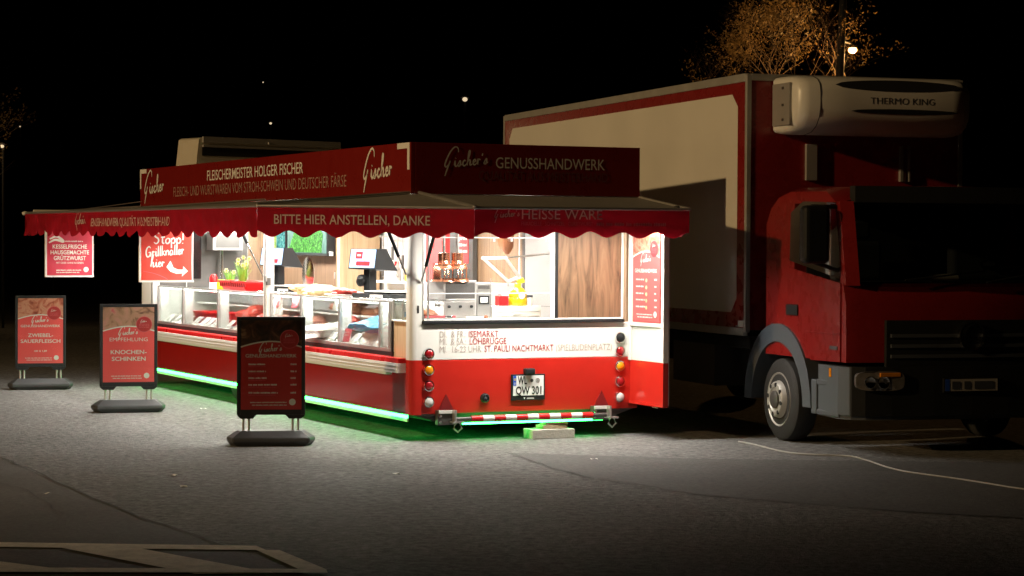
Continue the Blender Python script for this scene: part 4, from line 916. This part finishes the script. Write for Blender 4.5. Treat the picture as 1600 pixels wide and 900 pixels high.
o = item('hanging_ham', 'dark ham in a net hanging behind the rear window', 'ham', 2.05, 2.38, 1.68); b = MB(); b.blob((0, 0, .25), (.09, .09, .22), 'sausage_brown', 5, .2, 10); b.tube((0, 0, .45), (0, 0, .57), .004, 'alu'); b.build('flesh', o, smooth=True)

# block under the bumper
o = thing('concrete_block', 'pale concrete block under the red and white bumper bar', 'block', tw(1.37, -.10, 0), TY); b = MB(); b.box(-.22, .22, -.08, .12, 0, .088, 'concrete'); b.build('block', o, bevel=.006)
o = thing('wood_planks', 'short wooden planks lying on the concrete block', 'planks', tw(1.41, -.08, .088), TY + .05); b = MB(); b.box(-.13, .13, -.05, .10, .001, .032, 'plank'); b.build('plank', o, bevel=.003); b = MB(); b.obox((.02, .02, .046), (.12, .01, 0), (-.006, .06, 0), (0, 0, .012), 'plank'); b.build('plank', o, bevel=.003)

proto = None
for i, (x, y, r_) in enumerate(((-3.36, 24.4, .4), (-2.62, 17.4, 1.2), (-2.43, 16.6, 2.1), (-3.34, 16.1, .9), (-.9, 17.6, 2.6), (.7, 18.9, .2))):
    if proto is None:
        proto = o = thing('paper_scrap', 'tiny pale paper scrap lying on the dark asphalt', 'litter', (x, y, .001), r_, 'paper scraps on the asphalt')
        b = MB(); b.add([(-.03, -.02, .003), (.0, -.025, .012), (.035, -.01, .002), (.03, .02, .010), (-.005, .025, .004), (-.03, .015, .012)], [(0, 1, 4, 5), (1, 2, 3, 4)], 'paper'); b.build('scrap', o)
    else: o = copy_tree(proto); o.location = (x, y, .001); o.rotation_euler = (0, 0, r_)
# ------------------------------------------------------------------ delivery truck (local x across, y backwards, front at -y)
KO = (2.2421, 21.5, 0); KY = R(17.9)
truck = thing('delivery_truck', 'red delivery truck with cream box body and roof cooling unit', 'truck', KO, KY)
BW, BL = 2.33, 7.7
b = MB(); b.box(.012, BW - .012, .012, BL - .01, 1.0, 3.44, 'truck_red')
b.build('box_body', truck)
PKs = Plane((.012, BL, 0), (0, -1, 0), (0, 0, 1), (-1, 0, 0)); ay = lambda y: BL - y
b = MB(); b.poly(PKs, [(ay(7.46), 1.30), (ay(7.33), 1.165), (ay(.37), 1.165), (ay(.235), 1.30), (ay(.235), 3.16), (ay(.37), 3.285), (ay(7.33), 3.285), (ay(7.46), 3.15)], 'cream', .003)
b.build('side_panel', truck)
b = MB()
b.box(0, .05, 0, .05, .98, 3.46, 'alu_dull'); b.box(BW - .05, BW, 0, .05, .98, 3.46, 'alu_dull'); b.box(0, .05, BL - .05, BL, .98, 3.46, 'alu_dull'); b.box(BW - .05, BW, BL - .05, BL, .98, 3.46, 'alu_dull')
b.box(0, .05, .05, BL - .05, 3.39, 3.47, 'alu_dull'); b.box(BW - .05, BW, .05, BL - .05, 3.39, 3.47, 'alu_dull'); b.box(.05, BW - .05, 0, .05, 3.40, 3.465, 'alu_dull')
b.box(-.004, .05, .05, BL - .05, .945, 1.02, 'alu_dull'); b.box(BW - .05, BW, .05, BL - .05, .945, 1.02, 'alu_dull')
b.build('box_frame', truck, bevel=.006)
b = MB(); b.box(.006, .011, .07, .19, 1.03, 1.09, 'print_white'); b.box(.004, .0105, .2, .24, 1.03, 1.04, 'alu'); b.build('sticker', truck)
for x0_, x1_ in ((.62, .73), (1.63, 1.66), (1.72, 1.735)): b = MB(); b.box(x0_, x1_, -.03, .01, 2.45, 2.80, 'alu_dull'); b.build('front_rail', truck)
b = MB(); b.box(.65, .80, -1.6, BL - .3, .55, .80, 'under_black'); b.box(1.50, 1.65, -1.6, BL - .3, .55, .80, 'under_black'); b.box(.1, BW - .1, .1, BL - .1, .82, .94, 'under_black'); b.box(.15, .6, 1.1, 2.2, .4, .85, 'dark_steel'); b.build('chassis', truck)
# cooling unit
ux0, ux1 = .27, 2.16
prf = [(0, 2.885), (-.20, 2.875), (-.36, 2.895), (-.47, 2.95), (-.535, 3.03), (-.56, 3.11), (-.56, 3.28), (-.54, 3.345), (-.49, 3.39), (-.40, 3.42), (-.25, 3.435), (0, 3.44)]
xs = [(ux0, .50), (ux0 + .02, .78), (ux0 + .06, .92), (ux0 + .13, 1.), (.8, 1.), (1.5, 1.), (ux1 - .26, 1.), (ux1 - .14, .96), (ux1 - .06, .86), (ux1 - .015, .68), (ux1, .45)]
b = MB(); npf = len(prf); vs = [(x, y * (.35 + .65 * f) - .015, 3.16 + (z - 3.16) * (.7 + .3 * f)) for x, f in xs for y, z in prf]
b.add(vs, [(k * npf + i, k * npf + i + 1, (k + 1) * npf + i + 1, (k + 1) * npf + i) for k in range(len(xs) - 1) for i in range(npf - 1)] + [tuple(range(npf - 1, -1, -1)), tuple(range((len(xs) - 1) * npf, len(xs) * npf))], 'white_paint')
unit = b.build('cooling_unit', truck, smooth=True)
def lens(x0, x1, z0, z1, flip=1):
    n = 18; T_ = []; B_ = []
    for i in range(n + 1):
        t = i / n; x = x0 + (x1 - x0) * t; e = math.sin(math.pi * t) ** .45
        T_.append((x, z1 if flip > 0 else (z0 + z1) / 2 + (z1 - z0) / 2 * e)); B_.append((x, (z0 + z1) / 2 - (z1 - z0) / 2 * e))
    return T_ + B_[::-1]
PU = Plane((0, -.568, 0), (1, 0, 0), (0, 0, 1), (0, -1, 0))
b = MB(); b.prism([(x, -.580 + max(0, z - 3.28) * .34, z) for x, z in lens(.66, 2.0, 3.285, 3.395, -1)], (0, .06, 0), 'under_black'); b.build('grille', unit)
b = MB(); b.prism([(x, -.580 + max(0, 3.10 - z) * .40, z) for x, z in lens(.82, 1.96, 3.07, 3.12, -1)], (0, .06, 0), 'under_black'); b.build('grille', unit)
b = MB(); b.text(PU, 'THERMO KING', 1.02, 3.165, .06, 'dark_plastic', width=.68, bold=.0, off=.009); b.build('lettering', unit)
b = MB(); b.path([(.50, y * 1.0 - .0155, 3.16 + (z - 3.16)) for y, z in prf[1:-1]], .004, 'under_black', 5); b.build('panel_seam', unit)
b = MB(); b.box(.248, .272, -.42, -.04, 2.96, 3.36, 'steel_grey')
for z in (3.30, 3.14, 3.0): b.box(.240, .248, -.30, -.26, z, z + .025, 'dark_steel')
b.build('end_cap', unit, bevel=.02)
# cab
cy0, cy1 = -.42, -2.16
def cabsec(x, inset, zt):
    return [(x, cy0 - inset * .3, .80), (x, cy0 - inset * .3, 2.02), (x, -.52 - inset * .3, 2.16), (x, -.70, zt - .05), (x, -.95, zt), (x, -1.75 + inset, zt - .01), (x, -1.96 + inset, zt - .12), (x, -1.94 + inset, 2.20), (x, -1.05, 2.20), (x, -1.05, 1.49), (x, -2.08 + inset, 1.49), (x, -2.10 + inset, 1.46), (x, -2.15 + inset, 1.30), (x, -2.16 + inset, .80)]
S = [cabsec(.09, .22, 2.24), cabsec(.035, .08, 2.30), cabsec(.02, .04, 2.31), cabsec(.16, .0, 2.35), cabsec(1.16, -.06, 2.37), cabsec(2.17, .0, 2.35), cabsec(2.31, .04, 2.31), cabsec(2.295, .08, 2.30), cabsec(2.24, .22, 2.24)]
S = [S[2], S[3], S[4], S[5], S[6]]
b = MB(); vs = [p for s_ in S for p in s_]; k = len(S[0])
b.add(vs, [(j * k + i, j * k + (i + 1) % k, (j + 1) * k + (i + 1) % k, (j + 1) * k + i) for j in range(4) for i in range(k)] + [tuple(range(k - 1, -1, -1)), tuple(range(4 * k, 5 * k))], 'truck_red')
cabo = b.build('cab', truck, smooth=True, bevel=.03, seg=3)
for xa, xb in ((.025, .135), (2.195, 2.305)):
    b = MB(); b.prism([(xa, -2.10, 1.47), (xb, -2.15, 1.47), (xb, -2.01, 2.21), (xa, -1.96, 2.21)], (0, .11, 0), 'truck_red'); b.build('pillar', truck, bevel=.012)
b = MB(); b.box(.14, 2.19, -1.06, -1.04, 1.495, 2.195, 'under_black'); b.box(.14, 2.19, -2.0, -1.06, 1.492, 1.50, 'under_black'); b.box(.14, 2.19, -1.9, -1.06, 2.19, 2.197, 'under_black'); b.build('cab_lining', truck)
b = MB(); b.lathe((1.75, -1.78, 1.62), (0, -.45, 1), [(.19, -.012), (.205, 0), (.19, .012), (.178, 0), (.19, -.012)], 'black_plastic', 28, False); b.tube((1.75, -1.78, 1.62), (1.75, -1.70, 1.50), .03, 'black_plastic'); b.obox((1.75, -1.78, 1.62), (.18, 0, 0), (0, .03, .01), (0, -.006, .012), 'black_plastic'); b.build('steering_wheel', truck, smooth=True)
for x in (.55, 1.75): b = MB(); b.box(x - .24, x + .24, -1.30, -1.16, 1.501, 1.86, 'seat_fabric'); b.box(x - .13, x + .13, -1.29, -1.19, 1.88, 2.06, 'seat_fabric'); b.build('seat', truck, bevel=.04, seg=3)
# doors and side windows
for sx_, x_ in ((-1, .02), (1, 2.31)):
    def X(o_): return x_ + sx_ * o_
    b = MB(); b.prism([(X(0), -1.43, .79), (X(0), -2.02, .80), (X(0), -2.02, 1.49), (X(0), -.93, 1.62), (X(0), -.93, 1.10), (X(0), -1.20, 1.08)], (sx_ * .012, 0, 0), 'truck_red')
    b.box(min(X(0), X(.022)), max(X(0), X(.022)), -2.02, -1.33, 1.035, 1.05, 'truck_red')
    dr = b.build('door', truck, bevel=.006)
    b = MB(); b.box(min(X(.012), X(.03)), max(X(.012), X(.03)), -1.17, -.93, 1.18, 1.28, 'black_plastic'); b.build('handle', dr, bevel=.01)
    b = MB(); b.prism([(X(.003), -2.0, 1.53), (X(.003), -2.02, 1.62), (X(.003), -1.90, 2.20), (X(.003), -1.25, 2.22), (X(.003), -.99, 2.12), (X(.003), -.97, 1.68)], (sx_ * .008, 0, 0), 'windscreen'); b.build('side_window', truck)
    b = MB(); b.box(min(X(.10), X(.36)), max(X(.10), X(.36)), -2.02, -1.88, 1.66, 2.17, 'black_plastic'); mi_ = b.build('mirror', truck, bevel=.05, seg=3)
    b = MB(); b.box(min(X(.13), X(.33)), max(X(.13), X(.33)), -1.886, -1.872, 1.72, 2.12, 'chrome'); b.build('mirror_glass', mi_)
    b = MB(); b.tube((X(.0), -1.9, 2.16), (X(.25), -1.93, 2.16), .02, 'black_plastic'); b.tube((X(.0), -1.95, 1.60), (X(.25), -1.95, 1.68), .02, 'black_plastic'); b.build('mirror_arm', mi_)
    b = MB(); b.box(min(X(.008), X(.02)), max(X(.008), X(.02)), -1.98, -1.83, .905, .935, 'dark_plastic'); b.build('badge', dr)
    # fender arch
    n = 20; ro, ri = .735, .565; pts = [(-.72 - ro * math.cos(math.pi * i / n - .0), .36 + ro * math.sin(math.pi * i / n)) for i in range(n + 1)] + [(-.72 - ri * math.cos(math.pi * (n - i) / n), .36 + ri * math.sin(math.pi * (n - i) / n)) for i in range(n + 1)]
    b = MB(); b.add([(X(.02), y, z) for y, z in pts] + [(X(-.45), y, z) for y, z in pts], [(i, i + 1, 2 * n - i, 2 * n + 1 - i) for i in range(n)] + [(2 * n + 2 + i, 2 * n + 2 + 2 * n + 1 - i, 2 * n + 2 + 2 * n - i, 2 * n + 2 + i + 1) for i in range(n)] + [(i, (i + 1) % (2 * n + 2), (i + 1) % (2 * n + 2) + 2 * n + 2, i + 2 * n + 2) for i in range(2 * n + 2)], 'grey_fender')
    b.build('fender', truck, smooth=True)
    # step
    xa, xb = min(X(.01), X(-.4)), max(X(.01), X(-.4))
    b = MB(); b.box(xa, xb, -1.55, -1.44, .31, .62, 'grey_fender'); b.box(xa, xb, -2.0, -1.55, .31, .36, 'grey_fender'); b.box(xa, xb, -2.0, -1.55, .575, .63, 'grey_fender'); b.box(min(X(-.2), X(-.4)), max(X(-.2), X(-.4)), -1.85, -1.55, .36, .575, 'under_black'); b.build('step', truck, bevel=.012)
    b = MB(); b.box(min(X(.0), X(.02)), max(X(.0), X(.02)), -1.86, -1.82, .66, .74, 'lens_amber'); b.build('indicator', truck, bevel=.004)
# front: windscreen, grille, bumper
def fy(z): return -2.10 - .06 - .01 - (1.50 - z) * (.14 / .75) if z > 1.5 else -2.17 - (1.5 - z) * .12
b = MB(); nx = 12; vs = []
for k, (z, y) in enumerate(((1.46, -2.115), (1.75, -2.065), (2.0, -2.025), (2.22, -1.985))):
    for i in range(nx + 1):
        x = .13 + 2.07 * i / nx; bow = .06 * (1 - ((x - 1.165) / 1.03) ** 2); vs.append((x, y - bow - .018, z))
b.add(vs, [(k * (nx + 1) + i, k * (nx + 1) + i + 1, (k + 1) * (nx + 1) + i + 1, (k + 1) * (nx + 1) + i) for k in range(3) for i in range(nx)], 'windscreen'); b.build('windscreen', truck, smooth=True)
def bowed(x, y): return y - .06 * max(0, 1 - ((x - 1.165) / 1.03) ** 2)
def front_panel(x0, x1, z0, z1, y, m, name, th=.04, parent=truck, n=12, bev=.006):
    b = MB(); xs_ = [x0 + (x1 - x0) * i / n for i in range(n + 1)]
    out = [(x, bowed(x, y)) for x in xs_]; inn = [(x, bowed(x, y) + th) for x in reversed(xs_)]
    b.prism([(x, yy, z0) for x, yy in out + inn], (0, 0, z1 - z0), m); return b.build(name, parent, bevel=bev)
front_panel(.36, 1.97, .76, 1.17, -2.185, 'black_plastic', 'grille')
for z in (.84, .93, 1.02): front_panel(.40, 1.93, z, z + .03, -2.20, 'dark_plastic', 'grille_bar', .02)
b = MB(); PG = Plane((1.165, -2.285, 1.03), (1, 0, 0), (0, 0, 1), (0, -1, 0)); b.ring(PG, 0, 0, .105, .125, 'chrome', .0)
for a in (90, 210, 330): b.poly(PG, [(.018 * math.cos(R(a + 60)), .018 * math.sin(R(a + 60))), (.108 * math.cos(R(a)), .108 * math.sin(R(a))), (.018 * math.cos(R(a - 60)), .018 * math.sin(R(a - 60)))][::-1], 'chrome', .001)
b.lathe((1.165, -2.285, 1.03), (0, 1, 0), [(.105, 0), (.125, 0), (.125, .03)], 'chrome', 28, False); b.build('emblem', truck)
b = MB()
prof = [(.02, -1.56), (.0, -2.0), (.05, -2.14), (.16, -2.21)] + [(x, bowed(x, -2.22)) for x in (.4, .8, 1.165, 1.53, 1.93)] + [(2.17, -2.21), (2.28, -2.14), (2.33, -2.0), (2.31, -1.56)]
b.prism([(x, y, .34) for x, y in prof[:3] + prof[-3:]], (0, 0, .42), 'grey_fender'); b.prism([(x, y - .004, .335) for x, y in prof[2:-2]] + [(2.2, -2.0), (.1, -2.0)][:0] + [(2.2, -2.0, .335), (.12, -2.0, .335)], (0, 0, .43), 'black_plastic'); b.prism([(x * .98 + .02, y + .02, .30) for x, y in prof], (0, 0, .04), 'dark_plastic')  # middle painted black for the shade on the front, lit corners left grey
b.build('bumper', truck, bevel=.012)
for x0_, x1_ in ((.07, .50), (1.83, 2.26)):
    b = MB(); n = 14; P = []
    cx, hw, cz, hh = (x0_ + x1_) / 2, (x1_ - x0_) / 2, .645, .085
    for i in range(28):
        a = 2 * math.pi * i / 28; ex = abs(math.cos(a)) ** .5 * (1 if math.cos(a) > 0 else -1); ez = abs(math.sin(a)) ** .5 * (1 if math.sin(a) > 0 else -1); P.append((cx + hw * ex, bowed(cx + hw * ex, -2.255) + max(0, .16 - min(cx + hw * ex, 2.33 - cx - hw * ex)) * .5, cz + hh * ez))
    b.prism(P, (0, .03, 0), 'headlamp'); hl = b.build('headlight', truck, bevel=.008)
    b = MB()
    for k, (dx, r_) in enumerate(((-.11, .055), (.02, .06))): b.lathe((cx + dx, bowed(cx, -2.262), cz - .012), (0, -1, 0), [(r_, -.02), (r_, .004), (r_ * .9, .006), (r_ * .5, -.01), (.001, -.012)], 'chrome', 18)
    b.build('reflector', hl, smooth=True)
    b = MB(); b.box(cx - .02, cx + .18, bowed(cx, -2.275), bowed(cx, -2.255), cz + .035, cz + .072, 'lens_amber'); b.build('indicator', hl, bevel=.006)
PT = Plane((.885, -2.305, .545), (1, 0, 0), (0, 0, 1), (0, -1, 0)); b = MB(); b.box(.875, 1.41, -2.30, -2.28, .538, .662, 'black_plastic'); b.rect(PT, .0, .52, .005, .11, 'print_grey', .0); b.rect(PT, .0, .045, .005, .11, 'plate_blue', .002); b.rect(PT, .07, .15, .02, .09, 'dark_plastic', .003); b.rect(PT, .19, .25, .02, .09, 'dark_plastic', .003); b.rect(PT, .29, .48, .02, .09, 'dark_plastic', .003); b.build('number_plate', truck)  # white plate face painted grey for the dim light on the front
front_panel(.14, 2.19, 2.20, 2.345, -2.02, 'under_black', 'sun_visor', .10)
b = MB(); b.tube((.55, -2.19, 1.52), (1.35, -2.15, 1.60), .008, 'black_plastic'); b.tube((1.35, -2.20, 1.50), (2.0, -2.13, 1.60), .008, 'black_plastic'); b.build('wiper', truck)
# wheels
def wheel(x, y, s_):
    o = MB(); pr = [(.19, .0), (.25, -.005), (.345, .0), (.378, .03), (.387, .07), (.387, .17), (.378, .21), (.345, .235), (.2, .235)]
    o.lathe((x, y, .387), (s_, 0, 0), [(r_, h - .235) for r_, h in pr], 'black_rubber', 40); wh = o.build('wheel', truck, smooth=True)
    o = MB(); o.lathe((x, y, .387), (s_, 0, 0), [(.255, -.005), (.25, .008), (.235, .0), (.222, -.03), (.205, -.055), (.19, -.05), (.165, .035), (.15, .05), (.115, .052), (.105, .04), (.02, .03)], 'alu_dull', 32); rim = o.build('rim', wh, smooth=True)
    o = MB()
    for k in range(8): a = k * math.pi / 4 + .2; o.tube((x + s_ * .040, y + .138 * math.cos(a), .387 + .138 * math.sin(a)), (x + s_ * .0535, y + .138 * math.cos(a), .387 + .138 * math.sin(a)), .021, 'under_black', n=10)
    o.lathe((x, y, .387), (s_, 0, 0), [(.082, .035), (.08, .058), (.06, .07), (.0, .072)], 'dark_steel', 20); o.build('hub', wh, smooth=True)
for y in (-.72, 5.0): wheel(.03, y, -1); wheel(2.30, y, 1)
o = thing('paper_roll', 'white paper roll seen through the dark truck windscreen', 'paper roll', (0, 0, 0)); o.location = Matrix.Translation(KO) @ Matrix.Rotation(KY, 4, 'Z') @ Vector((1.08, -1.93, 1.537)); o.rotation_euler = (0, 0, KY)
b = MB(); b.lathe((-.14, 0, 0), (1, 0, 0), [(.018, 0), (.036, 0), (.036, .26), (.018, .26)], 'paper', 16); b.build('roll', o, smooth=True)

# cable on the asphalt
cp = [(2.10, 20.62), (2.18, 20.39), (2.42, 19.59), (2.62, 19.38), (2.93, 19.22), (3.02, 18.7), (3.12, 18.13), (3.28, 17.75), (3.5, 17.38), (3.68, 17.0), (3.83, 16.7), (4.2, 16.2), (5.0, 15.6)]
P = crom([(x, y, .010) for x, y in cp], 8); b = MB(); b.path([(p.x + .02 * noise.noise(p * 2), p.y, .0085) for p in P], .0075, 'cable_grey', 7)
tag(b.build('power_cable', smooth=True), 'grey power cable lying on the asphalt beside the truck', 'cable')

# ------------------------------------------------------------------ white camper van behind the trailer, seen side-on
van = thing('camper_van', 'white camper van behind the trailer, only its roof box and awning rails visible', 'camper van', (-4.38, 31.0, 0), R(42))
b = MB(); b.box(.12, 4.3, -1.45, .50, .45, 2.80, 'van_white'); b.build('body', van, bevel=.05, seg=3)
b = MB(); b.prism([(4.31, -1.4, .45), (6.0, -1.4, .45), (6.0, -1.4, 1.1), (5.4, -1.4, 1.25), (4.7, -1.4, 2.1), (4.31, -1.4, 2.2)], (0, 1.85, 0), 'van_white'); b.build('cab', van, bevel=.06, seg=3)
b = MB(); b.prism([(5.42, -1.3, 1.28), (4.74, -1.3, 2.06), (4.76, -1.3, 2.08), (5.44, -1.3, 1.30)], (0, 1.65, 0), 'window_dark'); b.build('windscreen', van)
b = MB(); b.box(1.2, 2.2, -1.475, -1.45, 1.4, 2.0, 'window_dark'); b.build('window', van)
b = MB(); b.prism([(.10, 0, 2.80), (.0, 0, 2.85), (.05, 0, 3.25), (.10, 0, 3.27), (2.52, 0, 3.27), (2.52, 0, 2.80)], (0, .50, 0), 'van_white'); ru = b.build('roof_box', van, bevel=.02)
b = MB(); b.box(.10, 2.5, -.035, -.001, 3.14, 3.17, 'alu_dull'); b.box(.10, 2.5, -.03, -.001, 3.20, 3.285, 'alu_dull'); b.box(1.2, 1.23, -.045, -.031, 3.21, 3.24, 'alu'); b.build('rail', ru, bevel=.004)
b = MB(); b.box(.10, 2.5, -.008, -.001, 3.02, 3.138, 'under_black'); b.build('slot', ru)
for y in (-1.3, .25):
    for x in (.9, 5.0):
        b = MB(); b.lathe((x, y - .1, .35), (0, 1, 0), [(.15, 0), (.33, 0), (.35, .03), (.35, .17), (.33, .2), (.15, .2)], 'black_rubber', 24); b.build('wheel', van, smooth=True)

# ------------------------------------------------------------------ street lamps and trees
def street_lamp(label, loc, h, rz, power, reach=1.2, glow='lamp_glow', soft=.45, aim=(-4.0, 24.5, 2.2)):
    o = thing('street_lamp', label, 'street lamp', loc, rz, 'street lamps'); b = MB(); b.tube((0, 0, 0), (0, 0, h + .1), .075, 'galv', .045); b.build('pole', o, smooth=True)
    b = MB(); b.path(crom([(0, 0, h), (.25, 0, h + .25), (reach, 0, h + .3)]), .03, 'galv'); b.build('arm', o, smooth=True)
    b = MB(); b.lathe((reach + .1, 0, h + .22), (0, 0, 1), [(.20, 0), (.16, .08), (.05, .14), (.0, .15)], 'galv', 16, False); b.build('hood', o, smooth=True)
    b = MB(); b.blob((reach + .1, 0, h + .14), (.085, .085, .06), glow, 1, 0., 8); b.build('bulb', o, smooth=True)
    if power:
        li = lamp('lamp_light', 'SPOT', (reach + .1, 0, h + .02), power, SODIUM, soft, parent=o, spot=R(47)); li.data.spot_blend = 1.0
        d_ = Matrix.Rotation(-rz, 3, 'Z') @ (Vector(aim) - Vector(loc)) - Vector((reach + .1, 0, h + .02)); li.rotation_euler = d_.to_track_quat('-Z', 'Y').to_euler()
    return o
o = thing('street_lamp', 'warm street lamp glowing beside the budding tree behind the truck', 'street lamp', (6.30, 43.0, 0), 0, 'street lamps')
b = MB(); b.tube((-.22, 0, 0), (.12, 0, 9.5), .10, 'under_black', .06); b.build('pole', o, smooth=True)
b = MB(); b.tube((-.02, 0, 5.75), (.24, .35, 5.72), .02, 'under_black'); b.build('arm', o)
b = MB(); b.lathe((.26, .38, 5.64), (0, 0, 1), [(.10, 0), (.09, .03), (.03, .06), (.0, .07)], 'under_black', 16, False); b.build('hood', o, smooth=True)
b = MB(); b.blob((.26, .38, 5.60), (.085, .085, .065), 'lamp_glow', 1, 0., 8); b.build('bulb', o, smooth=True)
lamp('lamp_light', 'POINT', (.26, .38, 5.45), 330, (1.0, .52, .16), .12, parent=o)
sl = street_lamp('tall street lamp lighting the car park from the left', (-32.2, 2.6, 0), 12.5, 0, 26000)
proto = None
for i, (px_, py_, d, s_, lab) in enumerate(((725, 155, 110, 1.8, 'small warm lamp glowing in the dark above the trailer sign'), (410, 130, 140, .6, 'faint far lamp, a single dim dot high in the black sky'), (422, 194, 120, 1.0, 'far lamp glowing just above the white van roof'), (31, 201, 130, .6, 'faint far lamp at the upper left edge of the picture'), (3, 232, 47, .6, 'far lamp at the left edge beside the dim tree'), (82, 373, 60, .5, 'tiny far light low between awning and pink banner'))):
    zz = 1.82 + (380 - py_) / 3500 * d; xx = (px_ - 800) / 3500 * d
    if proto is None:
        proto = o = thing('distant_lamp', lab, 'lamp', (xx, d, zz), 0, 'distant lamps'); b = MB(); b.blob((0, 0, 0), (.07, .07, .06), 'far_glow', 1, 0, 8); b.build('bulb', o, smooth=True)
        b = MB(); b.lathe((0, 0, .05), (0, 0, 1), [(.12, 0), (.08, .05), (0, .08)], 'galv', 12, False); b.build('hood', o); b = MB(); b.tube((0, .15, -14), (0, .15, .1), .06, 'under_black', .04); b.tube((0, .15, .1), (0, 0, .1), .03, 'galv'); b.build('pole', o)
    else:
        o = copy_tree(proto); o['label'] = lab; o.location = (xx, d, zz)
    o.scale = (s_, s_, s_)
    if d == 47: lamp('lamp_light', 'POINT', (xx - .9, d - .9, zz + .2), 45, SODIUM, .1)
def tree(label, loc, h, spread, seed, leaves, bare=.35, leafm='bud_leaf', trunk_r=.16, levels=5):
    q = random.Random(seed); o = thing('tree', label, 'tree', loc); br = MB(); lf = MB(); tips = []
    def grow(p, d, ln, r, lev):
        pts = [p]; rr = [r]; v = d.copy()
        for k in range(4):
            v = (v + Vector((q.uniform(-1, 1), q.uniform(-1, 1), q.uniform(-.5, .8))) * .22).normalized(); p = p + v * ln / 4; pts.append(p); rr.append(r * (1 - .13 * (k + 1)))
            if lev >= 2: tips.append((p, lev))
        br.path(pts, rr, 'bark', 5 if lev > 1 else 8)
        if lev < levels:
            for k in range(q.choice((3, 3, 4)) if lev else 5):
                a = q.random() * 6.28; up = q.uniform(.15, .8); nd = (v * .55 + Vector((math.cos(a), math.sin(a), up)) * .75).normalized(); nd.x *= spread; nd.y *= spread; nd.normalize()
                grow(pts[q.choice((2, 3, 4, 4))], nd, ln * q.uniform(.55, .78), rr[-1] * .62, lev + 1)
    grow(Vector((0, 0, 0)), Vector((.03, 0, 1)), h * .36, trunk_r, 0)
    for i in range(leaves):
        p, lev = q.choice(tips); 
        if noise.noise(p * .9 + Vector((seed, 0, 0))) < -.02: continue
        p = p + Vector((q.gauss(0, .055), q.gauss(0, .055), q.gauss(0, .055))); s_ = q.uniform(.010, .038); a = Vector((q.gauss(0, 1), q.gauss(0, 1), q.gauss(0, 1))).normalized(); c_ = a.orthogonal().normalized()
        lf.add([p - a * s_, p + c_ * s_ * .5, p + a * s_, p - c_ * s_ * .5], [(0, 1, 2, 3)], leafm)
    br.build('trunk', o, smooth=True); lf.build('crown', o); return o
tree('budding tree lit orange by the street lamp behind the truck', (5.7, 43.9, 0), 9.0, 1.05, 3, 17000, trunk_r=.15, levels=6)
tree('dim tree at the left edge behind the awning', (-12.6, 46, 0), 7.5, 1.1, 8, 7000, levels=4)
